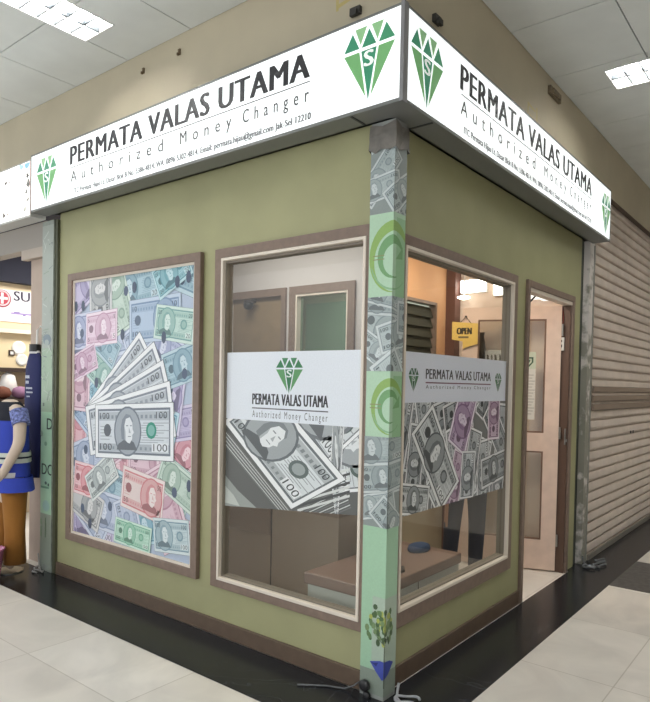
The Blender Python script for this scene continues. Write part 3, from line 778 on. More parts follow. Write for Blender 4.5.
DBK = thing('window_sticker', 'white sticker with two small diamonds above scattered grey banknotes, on window beside door', 'sticker', (-.03, .8, .78))
rb = (.182, 1.407, 1.320, 1.563)
c = Canvas(rb, 1.5e-5); c.rect_(*rb, (220, 225, 236)); bandB = c.build('white_band', GB, PRINT, DBK, .0002)
for s in (.304, 1.292):
    c = Canvas(rb, 1.5e-5); diamond(c, s, 1.452, .047, .047, (76, 120, 86), (48, 92, 66), (60, 104, 76), sc=(220, 230, 226)); c.build('diamond_logo', GB, PRINT, bandB, .0004)
c = Canvas(rb, 1.5e-5); company(c, .42, 1.186, 1.437, .050, .020, (110, 56, 84)); c.build('name_lettering', GB, PRINT, bandB, .0004)
rq = (.182, 1.407, .782, 1.320)
c = Canvas(rq, 8e-6); c.rect_(*rq, (120, 122, 122)); rg = random.Random(17)
for n_ in range(44):
    a = rg.choice([PI / 2, PI / 2.6, -PI / 2.8, PI / 2.2, -PI / 2.2, 0.2]) + rg.gauss(0, .22); L = rg.uniform(.34, .44); H = L * .44
    ox = rg.uniform(rq[0], rq[1]); oz = rg.uniform(rq[2], rq[3]); g = rg.uniform(-22, 16)
    pp, kk = ((192 + g, 197 + g, 200 + g), (84 + g, 90 + g, 94 + g))
    if rg.random() < .16: pp, kk = (202, 184, 200), (126, 92, 122)
    note(c, (ox - L / 2 * math.cos(a) + H / 2 * math.sin(a), oz - L / 2 * math.sin(a) - H / 2 * math.cos(a)), (L * math.cos(a), L * math.sin(a)), (-H * math.sin(a), H * math.cos(a)), pp, kk, rg.choice(['100', '50', '100']), rng=rg)
note(c, (.86, 1.02), (.16, .34), (-.20, .10), (200, 184, 206), (126, 96, 132), '50')
note(c, (.29, 1.17), (.31, -.42), (.20, .14), (204, 209, 210), (80, 86, 90), '100')
note(c, (.16, .80), (.30, -.05), (.02, .15), (198, 203, 204), (84, 90, 92), '100', oval=.5)
note(c, (.98, .78), (.02, .26), (-.17, .01), (204, 210, 214), (80, 88, 94), '100')
c.build('banknote_picture', GB, PRINT, DBK, .0002)

# ------------------------------------------------------------------ ROLLER SHUTTER
SH = thing('roller_shutter', 'closed grey metal roller shutter right of the kiosk', 'shutter', (.02, 5, 0))
SLAT = mat('taupe_shutter_metal', (214, 201, 189), .45, .1, noise=.06, nscale=6)
m = MB(); prof = []
Y0, Y1 = 3.0, 9.0
p_ = .0842; z = .05
prof.append((.034, .012)); prof.append((.034, .05))
while z < 3.0:
    prof += [(.012, z), (.012, z + .012), (.036, z + .017), (.0405, z + .030), (.034, z + p_ - .010), (.030, z + p_ - .002)]
    z += p_
n = len(prof)
v = [(x, Y0, zz) for x, zz in prof] + [(x, Y1, zz) for x, zz in prof]
m.add(v, [(i, i + 1, n + i + 1, n + i) for i in range(n - 1)])
m.add([(-.03, Y0, .012), (-.03, Y1, .012), (-.03, Y1, 3.02), (-.03, Y0, 3.02)], [(0, 1, 2, 3)])
m.build('slat_curtain', SLAT, SH, recalc=False)
m = MB()
for z0, z1 in ((1.225, 1.285), (1.300, 1.355), (1.375, 1.430)):
    m.add([(.041, Y0 + .001, z0), (.041, Y1, z0), (.056, Y1, z0 + .012), (.056, Y0 + .001, z0 + .012), (.058, Y1, z1 - .006), (.058, Y0 + .001, z1 - .006), (.041, Y1, z1), (.041, Y0 + .001, z1)],
          [(0, 1, 2, 3), (3, 2, 4, 5), (5, 4, 6, 7), (0, 3, 5, 7), (1, 2, 4, 6)])
m.build('joint_rail', mat('darker_shutter_metal', (138, 122, 108), .5), SH)
m = MB(); m.box(.034, .046, Y0 + .01, Y1, .006, .05); m.build('bottom_rail', mat('grey_bottom_rail', (150, 144, 134), .45, .3), SH)
for y in (4.27, 4.37): m = MB(); m.box(.043, .048, y, y + .03, .985, 1.01); m.build('lock_keyhole', BLACK, SH)
def peel():
    m = bpy.data.materials.new('peeling_paint'); m.use_nodes = True
    nt = m.node_tree; b = nt.nodes['Principled BSDF']; geo = nt.nodes.new('ShaderNodeNewGeometry')
    n = nt.nodes.new('ShaderNodeTexNoise'); n.inputs['Scale'].default_value = 11; n.inputs['Detail'].default_value = 6
    nt.links.new(geo.outputs['Position'], n.inputs['Vector'])
    r = nt.nodes.new('ShaderNodeValToRGB'); r.color_ramp.interpolation = 'LINEAR'
    r.color_ramp.elements[0].position = .44; r.color_ramp.elements[0].color = rgb(142, 140, 128)
    r.color_ramp.elements[1].position = .56; r.color_ramp.elements[1].color = rgb(214, 208, 202)
    sp = nt.nodes.new('ShaderNodeSeparateXYZ'); nt.links.new(geo.outputs['Position'], sp.inputs[0])
    mr = nt.nodes.new('ShaderNodeMapRange'); mr.inputs['From Min'].default_value = 1.3; mr.inputs['From Max'].default_value = 2.2
    mr.inputs['To Min'].default_value = -.10; mr.inputs['To Max'].default_value = .12
    nt.links.new(sp.outputs['Z'], mr.inputs['Value'])
    ad = nt.nodes.new('ShaderNodeMath'); nt.links.new(n.outputs['Fac'], ad.inputs[0]); nt.links.new(mr.outputs[0], ad.inputs[1])
    nt.links.new(ad.outputs[0], r.inputs['Fac']); nt.links.new(r.outputs['Color'], b.inputs['Base Color'])
    b.inputs['Roughness'].default_value = .5
    return m
GR = thing('shutter_guide', 'peeling grey steel guide channel at the near edge of roller shutter', 'guide rail', (0, 2.92, 0))
m = MB(); m.box(-.03, .034, 2.862, 2.985, .004, 2.98); m.build('channel', peel(), GR)
m = MB(); m.box(.0342, .039, 2.962, 2.985, .004, 2.55); m.build('lip', mat('worn_lip', (150, 150, 142), .45, .2), GR)
m = MB(); m.box(-.03, .079, 2.858, 9, 2.9805, 2.9849)
tag(m.build('trim_4', mat('dark_header', (84, 70, 58), .6)), kind='structure')

# ------------------------------------------------------------------ CEILING LIGHTS
TUBE = emit('fluorescent_tube', (255, 252, 246), 75, (255, 255, 255))
REFL = mat('grey_louvre', (58, 64, 70), .4)
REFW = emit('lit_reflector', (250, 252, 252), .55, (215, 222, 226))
LABELS = ['large louvred ceiling light glowing above the left corridor', 'louvred ceiling light above the roller shutter corridor',
          'ceiling light over the neighbouring shop front', 'ceiling light behind the left corridor lamp', 'ceiling light over the corner crossing', 'ceiling light farther along the shutter corridor', 'ceiling light across the right corridor', 'ceiling light far behind the corner', 'unseen ceiling light added over the worn granite crossing to brighten the shutter', 'unseen ceiling light added at the far end of the shutter corridor']
for (x0, x1, y0, y1, ax), lab in zip(TROF, LABELS):
    T = thing('ceiling_light', lab, 'ceiling light', ((x0 + x1) / 2, (y0 + y1) / 2, ZC), 'fluorescent ceiling lights')
    g = .003; x0 += g; x1 -= g; y0 += g; y1 -= g; zt = ZC + .075
    m = MB(); m.box(x0, x1, y0, y1, zt, zt + .008); m.box(x0, x0 + .006, y0, y1, ZC - .003, zt); m.box(x1 - .006, x1, y0, y1, ZC - .003, zt); m.box(x0 + .006, x1 - .006, y0, y0 + .006, ZC - .003, zt); m.box(x0 + .006, x1 - .006, y1 - .006, y1, ZC - .003, zt)
    m.build('housing', mat('white_enamel', (228, 230, 228), .35), T)
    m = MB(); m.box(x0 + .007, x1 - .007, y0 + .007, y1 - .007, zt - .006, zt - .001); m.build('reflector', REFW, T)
    for k in (.27, .73):
        m = MB()
        if ax == 'y': m.lathe((x0 + (x1 - x0) * k, y0 + .04, ZC + .045), [(.013, 0), (.013, y1 - y0 - .08)], 10, axis='y')
        else: m.lathe((x0 + .04, y0 + (y1 - y0) * k, ZC + .045), [(.013, 0), (.013, x1 - x0 - .08)], 10, axis='x')
        m.build('tube', TUBE, T)
    m = MB(); nf = 12
    if ax == 'y':
        m.box((x0 + x1) / 2 - .007, (x0 + x1) / 2 + .007, y0 + .007, y1 - .007, ZC, ZC + .026)
        for i in range(1, nf):
            y = y0 + (y1 - y0) * i / nf
            m.box(x0 + .007, (x0 + x1) / 2 - .0072, y - .004, y + .004, ZC, ZC + .03); m.box((x0 + x1) / 2 + .0072, x1 - .007, y - .004, y + .004, ZC, ZC + .03)
    else:
        m.box(x0 + .007, x1 - .007, (y0 + y1) / 2 - .007, (y0 + y1) / 2 + .007, ZC, ZC + .026)
        for i in range(1, nf):
            x = x0 + (x1 - x0) * i / nf
            m.box(x - .004, x + .004, y0 + .007, (y0 + y1) / 2 - .0072, ZC, ZC + .03); m.box(x - .004, x + .004, (y0 + y1) / 2 + .0072, y1 - .007, ZC, ZC + .03)
    m.build('louvre', REFL, T)

# small clips on the bulkhead
for (x, z, lab) in [(-1.79, 3.29, 'small brown hook on bulkhead, lower of the pair over PERMATA'), (-1.448, 3.30, 'small brown hook on bulkhead, nearer the ceiling light'), ]:
    T = MB(); T.box(x - .008, x + .008, YR - .010, YR - .0005, z - .016, z + .016); T.box(x - .004, x + .004, YR - .022, YR - .010, z - .024, z - .010)
    tag(T.build('wall_hook', mat('rusty_clip', (104, 88, 66), .6)), lab, 'hook')
for (P, s, z, lab) in [(PA(YR), -.186, 3.10, 'black clip on bulkhead above the large left diamond'), (PB(XR), .234, 3.085, 'black clip on bulkhead above the right hand corner diamond')]:
    T = MB(); T.slab(P, (s - .028, s + .028, z - .02, z + .014), .0005, .02); T.slab(P, (s - .018, s + .018, z - .03, z - .005), .02, .034)
    tag(T.build('sign_clip', mat('dark_clip', (60, 58, 54), .6)), lab, 'clip')
T = MB(); T.slab(PB(XR), (1.70, 1.90, 3.285, 3.335), .0005, .02); T.slab(PB(XR), (1.73, 1.87, 3.295, 3.325), .02, .03)
tag(T.build('vent_plate', mat('brown_vent', (116, 102, 80), .6, noise=.3, nscale=40)), 'brown vent plate on the bulkhead beside the ceiling', 'vent')

# ------------------------------------------------------------------ KIOSK CONTENTS
T = thing('service_counter', 'beige laminate service counter behind window beside the money poster', 'counter', (-1.6, .8, 0))
LAM = mat('beige_laminate', (172, 154, 136), .45, noise=.03, nscale=4); LAM2 = mat('darker_laminate', (150, 130, 114), .45)
m = MB(); m.box(-2.66, -.66, .56, 1.05, .08, .62); m.build('counter_body', LAM, T)
m = MB(); m.box(-2.66, -.66, .60, 1.02, .001, .08); m.build('plinth', LAM2, T)
m = MB(); m.box(-2.67, -1.193, .545, .5595, .44, .90); m.box(-2.66, -.66, .56, 1.05, .6205, .8995); m.build('counter_apron', LAM2, T)
m = MB(); m.box(-2.68, -.64, .53, 1.08, .90, .94); m.build('counter_top', mat('brown_top', (122, 100, 86), .35), T, bevel=.004)
for x in (-2.19, -1.19):
    m = MB(); m.box(x - .003, x + .003, .5555, .5598, .08, .62); m.build('panel_seam', mat('seam_brown', (88, 74, 64), .6), T)
T = thing('bench', 'low bench with brown top and pale mint sides beside the corner post', 'bench', (-.34, .6, 0))
m = MB(); m.box(-.535, -.125, .14, 1.03, .001, .365); m.build('bench_body', mat('mint_laminate', (204, 206, 198), .5), T)
m = MB(); m.box(-.555, -.115, .128, 1.045, .366, .425); m.build('bench_top', mat('brown_pad', (140, 116, 104), .4), T, bevel=.006)
m = MB(); m.box(-.1249, -.1225, .56, .564, .02, .36); m.build('panel_seam', MATS['seam_brown'], T)
T = thing('pen_tray', 'flat black tray with pale pen on the low bench', 'tray', (-.24, .42, .425))
m = MB(); m.prism([(-.26, .36), (-.17, .36), (-.16, .48), (-.20, .54), (-.27, .50)], .4255, .437); m.build('tray', BLACK, T)
m = MB(); m.tube([(-.24, .38, .4425), (-.205, .51, .4425)], .005); m.build('pen', WHITE, T)
T = thing('handbag', 'black handbag lying on the far end of low bench', 'bag', (-.40, .80, .425))
m = MB(); m.smooth = True
m.loft([[(-.44 + .075 * math.cos(a) * k, .62 + .13 * math.sin(a) * k, .4255 + z) for a in [i * PI / 8 for i in range(16)]] for k, z in ((.85, 0), (1, .02), (1, .07), (.8, .10), (.4, .115))]); m.build('bag_body', mat('black_leather', (28, 26, 28), .45, bump=.2), T)
m = MB(); m.tube([(-.44, .54, .53), (-.44, .56, .58), (-.44, .64, .60), (-.44, .70, .58), (-.44, .72, .53)], .007); m.build('handle', mat('black_leather', (28, 26, 28)), T)
m = MB(); m.smooth = True
m.loft([[(-.33 + .06 * math.cos(a) * k, .92 + .09 * math.sin(a) * k, .4255 + z) for a in [i * PI / 7 for i in range(14)]] for k, z in ((.9, 0), (1, .012), (.92, .03), (.6, .04))])
tag(m.build('folded_cloth', mat('steel_blue_cloth', (62, 84, 120), .8, bump=.4, bscale=30)), 'folded blue cloth on low bench beside black handbag', 'cloth')

# person standing behind the right window (a body grown from joints, one surface)
def skinned(name, verts, edges, radii, mats, pick, loc, parent=None, root=0, sub=1):
    me = bpy.data.meshes.new(name); me.from_pydata(verts, edges, [])
    o = bpy.data.objects.new(name, me); COL.objects.link(o)
    o.modifiers.new('skin', 'SKIN')
    if not me.skin_vertices: me.skin_vertices.new()
    for i, r in enumerate(radii): me.skin_vertices[0].data[i].radius = r if isinstance(r, tuple) else (r, r)
    me.skin_vertices[0].data[root].use_root = True
    s = o.modifiers.new('sub', 'SUBSURF'); s.levels = sub + 1; s.render_levels = sub + 1
    dg = bpy.context.evaluated_depsgraph_get(); ev = o.evaluated_get(dg)
    m2 = bpy.data.meshes.new_from_object(ev, depsgraph=dg)
    bpy.data.objects.remove(o); m2.name = name
    for q in mats: m2.materials.append(q)
    for p in m2.polygons: p.use_smooth = True; p.material_index = pick(p.center)
    o = bpy.data.objects.new(name, m2); COL.objects.link(o); o.location = loc
    if parent is not None: o.parent = parent
    return o
SKIN = mat('skin', (176, 128, 100), .55); NAVY = mat('navy_trousers', (30, 36, 56), .8, bump=.2); SHIRT = mat('dark_shirt', (52, 56, 70), .8, bump=.2)
PV = [(0, 0, .86), (0, .01, .98), (0, .01, 1.14), (0, .01, 1.28), (0, .01, 1.355), (0, -.005, 1.43), (0, -.01, 1.50),
      (.085, 0, .82), (.09, -.01, .45), (.095, .01, .08), (.10, -.10, .035),
      (-.085, 0, .82), (-.09, .03, .45), (-.095, .06, .08), (-.10, -.05, .035),
      (.165, .01, 1.26), (.21, .02, 1.02), (.20, -.09, .80), (.20, -.13, .73),
      (-.165, .01, 1.26), (-.21, .02, 1.02), (-.18, -.12, .88), (-.14, -.17, .86)]
PE = [(0, 1), (1, 2), (2, 3), (3, 4), (4, 5), (5, 6), (0, 7), (7, 8), (8, 9), (9, 10), (0, 11), (11, 12), (12, 13), (13, 14), (3, 15), (15, 16), (16, 17), (17, 18), (3, 19), (19, 20), (20, 21), (21, 22)]
PR = [(.125, .10), (.125, .09), (.135, .095), (.13, .09), .05, (.066, .085), (.055, .07), .085, .062, .05, (.045, .035), .085, .062, .05, (.045, .035), .052, .04, .032, (.03, .018), .052, .04, .032, (.03, .018)]
def pickp(c):
    if c.z < .065: return 2
    if abs(c.x) > .145 and c.z < 1.08: return 0
    if c.z < .93: return 1
    if c.z < 1.34: return 3
    return 0
body = skinned('body', PV, PE, PR, [SKIN, NAVY, BLACK, SHIRT], pickp, (0, 0, 0))
PERS = thing('person', 'person in dark navy trousers standing inside, legs seen below scattered banknotes sticker', 'person', (-.42, 1.72, 0.002))
body.parent = PERS; body.rotation_euler = (0, 0, 1.1)
def at_body(mb, name, m_):
    o = mb.build(name, m_); l = o.location.copy(); o.parent = body; o.location = l; return o
m = MB(); m.smooth = True
m.loft([[(.076 * k * math.cos(a), .012 + .092 * k * math.sin(a) * (1 if math.sin(a) > 0 else .55), 1.44 + z) for a in [i * PI / 8 for i in range(16)]] for k, z in ((.9, -.02), (1.03, .03), (1.02, .08), (.8, .12), (.35, .14))]); at_body(m, 'hair', mat('black_hair', (24, 20, 20), .6))
m = MB(); m.smooth = True; m.loft([[(.011 * k * math.cos(a), -.088 - .012 * k + .010 * k * math.sin(a), 1.42 + z) for a in [i * PI / 4 for i in range(8)]] for k, z in ((1, 0), (1.1, .012), (.6, .04))]); at_body(m, 'nose', SKIN)
for sx in (-.028, .028):
    m = MB(); m.lathe((sx, -.082, 1.46), [(.001, -.008), (.009, -.003), (.009, .002), (.001, .004)], 10, axis='y'); at_body(m, 'eye', BLACK)
m = MB(); m.box(-.022, .022, -.088, -.080, 1.385, 1.392); at_body(m, 'mouth', mat('lips', (140, 80, 74), .5))
for side, (bx, by, bz) in ((1, (.20, -.13, .73)), (-1, (-.14, -.17, .86))):
    for k in range(4):
        ln = (.062, .072, .068, .052)[k]; ox = -.022 + k * .015
        m = MB(); m.smooth = True
        dz, dy = (-1, -.25) if side == 1 else (-.35, -1)
        m.tube([(bx + ox, by, bz), (bx + ox, by + dy * ln * .5, bz + dz * ln * .5), (bx + ox, by + dy * ln * .8, bz + dz * ln * .85), (bx + ox, by + dy * ln * .85 + .012, bz + dz * ln)], [.0085, .008, .0075, .005], 8); at_body(m, 'finger', SKIN)
    m = MB(); m.smooth = True; m.tube([(bx - side * .02, by, bz + .01), (bx - side * .045, by - .015, bz - .015), (bx - side * .05, by - .025, bz - .04)], [.011, .009, .006], 8); at_body(m, 'thumb', SKIN)

# OPEN tag hung on the door leaf
T = thing('open_sign', 'yellow hanging card sign reading OPEN on the glass door', 'sign', tuple(PL(.72, 1.70, .03)))
c = Canvas((0, 2, 0, 3), 3e-5)
YEL = mat('yellow_card', (226, 192, 100), .5)
m = MB(); card = [(.62, 1.74), (.62, 1.90), (.82, 1.915), (.82, 1.775), (.735, 1.76), (.735, 1.70), (.70, 1.715)]
nn = len(card); m.add([PL(a, b, .012) for a, b in card] + [PL(a, b, .016) for a, b in card], [tuple(range(nn)), tuple(range(nn, 2 * nn))] + [(i, (i + 1) % nn, nn + (i + 1) % nn, nn + i) for i in range(nn)])
m.build('card', YEL, T)
# lettering reads from the camera side: the leaf's s axis runs right to left there
PLr = lambda s, t, d: PL(-s, t, d)
c = Canvas((-2, 2, 0, 3), 3e-5); c.text('OPEN', -.785, -.665, 1.815, 1.868, (40, 34, 22), .05); c.rect_(-.77, -.69, 1.785, 1.80, (120, 104, 66)); c.build('lettering', PLr, PRINT, T, .0163)
m = MB(); m.tube([PL(.76, 1.905, .014), PL(.715, 1.955, .010), PL(.67, 1.895, .014)], .0025); m.tube([PL(.715, 1.955, .0), PL(.715, 1.955, .02)], .008); m.build('hook', BLACK, T)

# notice on the upper door glass
T = thing('paper_notice', 'white paper notice with green shield emblem on the door glass', 'notice', PL(.26, 1.15, 0))
c = Canvas((-1, 1, 0, 3), 3e-5); c.rect_(-.285, -.182, 1.16, 1.68, (214, 212, 204)); c.rect_(-.285, -.182, 1.55, 1.68, (196, 206, 186))
c.poly([(-.26, 1.64), (-.20, 1.64), (-.20, 1.60), (-.23, 1.565), (-.26, 1.60)], (48, 84, 60)); c.poly([(-.248, 1.628), (-.212, 1.628), (-.212, 1.602), (-.23, 1.582), (-.248, 1.602)], (196, 206, 186)); c.poly([(-.24, 1.62), (-.22, 1.62), (-.23, 1.595)], (48, 84, 60))
for i in range(14): c.rect_(-.275, -.205 + .01 * (i % 3), 1.20 + i * .023, 1.206 + i * .023, (168, 166, 160))
c.build('notice_sheet', PLr, PRINT, T, -.0155)

# bright spots built as glowing boxes, and gear high inside the kiosk
HOT = emit('kiosk_glow_panel', (255, 250, 240), 7, (255, 255, 255))
def lamp(name, label, x0, x1, z0, z1, y=2.5995):
    T = thing(name, label, 'lamp', ((x0 + x1) / 2, y, z0), 'bright glowing boxes inside the kiosk')
    m = MB(); m.box(x0, x1, y - .03, y, z0, z1); m.build('glow_base', WHITE, T)
    m = MB(); m.box(x0 + .005, x1 - .005, y - .055, y - .0302, z0 + .005, z1 - .005); m.build('diffuser', HOT, T, bevel=.008)
lamp('wall_glow_box', 'long bright box glowing high inside right window', -.93, -.70, 2.19, 2.30)
lamp('wall_glow_box', 'bright square box glowing in the upper far corner of right window', -.635, -.53, 2.15, 2.31)
T = thing('hanging_glow', 'small oval glow below the long bright box inside right window', 'lamp', (-.84, 2.55, 2.13))
m = MB(); m.lathe((-.86, 2.49, 2.125), [(.01, 0), (.05, .012), (.055, .022), (.02, .034)], 18); m.build('diffuser', HOT, T)
m = MB(); m.tube([(-.86, 2.49, 2.1595), (-.86, 2.49, 2.4995)], .006); m.build('stem', WHITE, T)
T = thing('ballast_box', 'white boxy lamp fitting above the open door leaf', 'lamp', (-.25, 2.58, 2.1))
m = MB(); m.box(-.325, -.255, 2.54, 2.599, 2.10, 2.16); m.box(-.235, -.175, 2.54, 2.599, 2.085, 2.135); m.build('casing', emit('glowing_white_plastic', (255, 255, 250), .8, (240, 240, 236)), T, bevel=.005)
tag((lambda mb: (mb.tube([(-.42, 2.52, 2.2), (-.36, 2.50, 2.10), (-.30, 2.50, 2.075), (-.24, 2.505, 2.14), (-.20, 2.51, 2.16), (-.15, 2.52, 2.10)], .008), mb.tube([(-.42, 2.52, 2.1), (-.35, 2.51, 2.14), (-.27, 2.50, 2.17), (-.2, 2.52, 2.2)], .006), mb.build('power_cable', BLACK))[-1])(MB()), 'black looped cables above the open door leaf', 'cable')
T = thing('wall_switch', 'small white switch box hanging by its cable on the door jamb', 'switch', (-.04, 2.512, 1.70))
m = MB(); m.box(-.075, -.035, 2.505, 2.5195, 1.69, 1.79); m.build('switch_box', WHITE, T, bevel=.003)
m = MB(); m.box(-.062, -.048, 2.5025, 2.5048, 1.715, 1.735); m.box(-.062, -.048, 2.5025, 2.5048, 1.755, 1.77); m.build('socket_hole', BLACK, T)
m = MB(); m.tube([(-.055, 2.512, 1.7905), (-.05, 2.514, 1.86), (-.045, 2.513, 1.95), (-.06, 2.514, 2.025)], .004); m.build('cord', mat('red_brown_cord', (120, 52, 44), .5), T)
T = thing('security_camera', 'small dark dome camera hung at top of the inner doorway', 'camera', (-2.0, 1.17, 2.03))
m = MB(); m.smooth = True; m.lathe((-2.03, 1.15, 2.0), [(.008, -.03), (.032, -.02), (.04, .005), (.04, .02)], 16); m.build('dome', BLACK, T)
m = MB(); m.box(-2.06, -1.98, 1.13, 1.1795, 2.0205, 2.045); m.build('mount', mat('dark_mount', (60, 54, 50), .5), T)
# shelf with a white painted box and a dark vase
T = thing('wall_shelf', 'narrow shelf on rear wall behind the door glass', 'shelf', (-.6, 2.54, 1.58))
m = MB(); m.box(-.75, -.42, 2.48, 2.5995, 1.56, 1.58); m.build('shelf_board', LAM2, T)
for x in (-.72, -.47): m = MB(); m.box(x, x + .02, 2.52, 2.5995, 1.50, 1.5598); m.build('shelf_bracket', STEEL, T)
T = thing('gift_box', 'white box with dark brush marks beside the dark vase', 'box', (-.57, 2.53, 1.58))
m = MB(); m.box(-.66, -.50, 2.49, 2.57, 1.5805, 1.70); m.build('box_body', WHITE, T, bevel=.004)
c = Canvas((-1, 0, 1, 2), 3e-5)
for x, w in ((-.64, .018), (-.605, .014), (-.575, .02), (-.535, .016)): c.poly([(x, 1.60), (x + w, 1.605), (x + w * .7, 1.66), (x - w * .2, 1.67)], (70, 56, 48))
c.build('brush_marks', PA(2.49), PRINT, T, .0005)
m = MB(); m.smooth = True; m.lathe((-.71, 2.53, 1.5805), [(.022, 0), (.04, .03), (.045, .10), (.03, .18), (.018, .24), (.024, .27)], 18)
tag(m.build('vase', mat('dark_glaze', (62, 54, 48), .3)), 'tall dark vase on shelf behind the door glass', 'vase')

# ------------------------------------------------------------------ CABLES ON THE FLOOR
def cable(label, name, paths, m_, r=.006):
    mb = MB(); mb.smooth = True
    for p in paths: mb.tube(p, r, 8)
    return tag(mb.build(name, m_), label, 'cable')
def curl(cx, cy, r, z, n=14, a0=0, a1=5.2, sq=.6, rot=0):
    out = []
    for i in range(n + 1):
        a = a0 + (a1 - a0) * i / n; x, y = r * math.cos(a), r * sq * math.sin(a)
        out.append((cx + x * math.cos(rot) - y * math.sin(rot), cy + x * math.sin(rot) + y * math.cos(rot), z + .004 * math.sin(3 * a) + .004))
    return out
cable('pale grey cable looped on black granite right of corner post', 'power_cable', [curl(.135, .035, .055, .010, rot=.6), [(.075, .06, .06), (.08, .04, .03), (.09, .02, .012), (.12, .0, .011)]], mat('grey_cable', (170, 172, 176), .4), .006)
cable('thin dark cable trailing left of the corner post', 'power_cable', [[(-.08, -.03, .05), (-.10, -.045, .03), (-.14, -.06, .010), (-.22, -.09, .009), (-.33, -.17, .009)]], mat('dark_cable', (92, 94, 96), .4), .004)
mb = MB(); mb.smooth = True; mb.lathe((-.035, -.052, .055), [(.016, -.014), (.026, -.010), (.026, .006), (.016, .012)], 14, axis='y'); mb.lathe((-.025, -.05, .012), [(.012, -.010), (.018, -.006), (.018, .006), (.010, .012)], 12, axis='y')
tag(mb.build('cable_reel', mat('black_white_plug', (40, 40, 42), .35)), 'small black plug fitting at foot of corner post', 'plug')
cable('tangled grey cables at foot of the shutter guide', 'cable_tangle', [curl(.13, 2.80, .06, .012, rot=.3), curl(.16, 2.93, .09, .012, rot=1.3, sq=.35), curl(.13, 3.05, .06, .012, rot=1.2, sq=.4), [(.05, 2.83, .08), (.07, 2.82, .03), (.11, 2.80, .012), (.16, 2.84, .012)]], mat('mid_grey_cable', (104, 106, 108), .4), .007)
cable('tangled dark and pale cables at foot of the printed post', 'cable_tangle', [curl(-2.87, -.09, .045, .010, rot=.2), curl(-2.93, -.06, .05, .014, rot=-.4, sq=.4), [(-2.96, -.04, .12), (-2.94, -.045, .06), (-2.90, -.06, .02), (-2.84, -.075, .012)]], mat('pale_cable', (150, 148, 144), .4), .006)

# ------------------------------------------------------------------ NEIGHBOURING SHOP AT LEFT
PINK = mat('pinkish_plaster', (176, 158, 144), .6, noise=.03)
m = MB(); m.box(-3.275, -2.956, .05, .25, 0, 2.37); tag(m.build('wall_neighbour_jamb', PINK), kind='structure')
m = MB(); m.box(-6.5, -2.956, .0, .10, 2.372, 2.55); tag(m.build('wall_neighbour_beam', mat('grey_beam', (150, 144, 136), .6)), kind='structure')
m = MB(); m.box(-3.33, -2.956, .0, .049, 2.30, 2.3715); tag(m.build('trim_5', mat('pale_capping', (172, 160, 148), .6)), kind='structure')
m = MB(); m.box(-9, -2.766, .3, 3.5, 2.75, 2.80); tag(m.build('ceiling_neighbour', mat('dark_blue_ceiling', (40, 42, 56), .8)), kind='structure')
m = MB(); m.box(-5.10, -5.0, .11, 3.5, 0, 2.749); tag(m.build('wall_neighbour_side', mat('cream_wall', (222, 204, 172), .7)), kind='structure')
m = MB(); m.box(-4.999, -2.766, 3.4, 3.5, 0, 2.749); tag(m.build('wall_neighbour_rear', mat('grey_rear_wall', (150, 140, 128), .7)), kind='structure')
m = MB(); m.box(-4.999, -4.90, .12, 2.0, 2.36, 2.748); tag(m.build('trim_6', mat('navy_pelmet', (30, 32, 48), .8)), kind='structure')
N = PB(-5.0)
T = thing('shop_banner', 'white banner with red cross ring emblem reading SU inside neighbouring shop', 'banner', (-4.99, .9, 1.97))
rr = (.30, 1.5, 1.97, 2.29)
m = MB(); m.slab(N, rr, .0005, .012); m.build('board', WHITE, T)
c = Canvas(rr, 4e-5); c.rect_(*rr, (226, 224, 232))
c.ell(.622, 2.195, .088, .088, (150, 50, 66), 28); c.ell(.622, 2.20, .078, .078, (226, 200, 206), 28); c.ell(.622, 2.20, .064, .064, (186, 60, 78), 28)
c.rect_(.609, .635, 2.145, 2.255, (240, 232, 234)); c.rect_(.567, .677, 2.187, 2.213, (240, 232, 234))
c.text('SU', .735, .905, 2.188, 2.285, (40, 36, 62), .02); c.rect_(.71, 1.1, 2.05, 2.066, (150, 132, 190)); c.rect_(.74, .80, 2.066, 2.075, (120, 100, 170)); c.rect_(.83, .86, 2.04, 2.05, (120, 100, 170))
c.build('banner_print', N, PRINT, T, .0124)
T = thing('wall_cabinet', 'cream wall cabinet with white top shelf in neighbouring shop', 'cabinet', (-4.9, .7, 1.5))
m = MB(); m.box(-4.999, -4.80, .42, .85, 1.5, 1.84); m.build('cabinet_body', mat('cream_laminate', (226, 208, 170), .5), T)
m = MB(); m.box(-4.999, -4.74, .40, .95, 1.8405, 1.88); m.build('cabinet_top', mat('white_laminate', (236, 226, 204), .5), T)  # plain white laminate top, paler than the cream body
m = MB(); m.box(-4.999, -4.74, .40, .95, 1.46, 1.4995); m.build('bottom_rail', mat('dark_wood', (60, 46, 40), .5), T)
for y, z, r_, lab in ((.70, 1.70, .07, 'round pale plate on cabinet front, upper one'), (.73, 1.585, .06, 'round pale plate on cabinet front, lower one')):
    m = MB(); m.lathe((-4.7995, y, z), [(r_, 0), (r_, .008), (r_ * .8, .014), (r_ * .3, .010)], 22, axis='x'); tag(m.build('wall_plate', mat('white_china', (232, 230, 224), .3)), lab, 'plate')
m = MB(); m.slab(PB(-4.80), (.60, .655, 1.62, 1.675), .0005, .012); m.slab(PB(-4.80), (.612, .643, 1.632, 1.663), .012, .014, 1)
tag(m.build('small_frame', [mat('dark_wood', (60, 46, 40)), WHITE]), 'small dark framed picture on the cream cabinet', 'picture')
T = thing('display_table', 'dark display table under the cream cabinet', 'table', (-4.7, .7, 0))
m = MB(); m.box(-4.99, -4.45, .15, 1.2, 1.15, 1.2); m.build('table_top', MATS['dark_wood'], T)
for x in (-4.92, -4.50):
    for y in (.18, 1.14): m = MB(); m.box(x - .025, x + .025, y - .025, y + .025, .001, 1.1495); m.build('leg', MATS['dark_wood'], T)
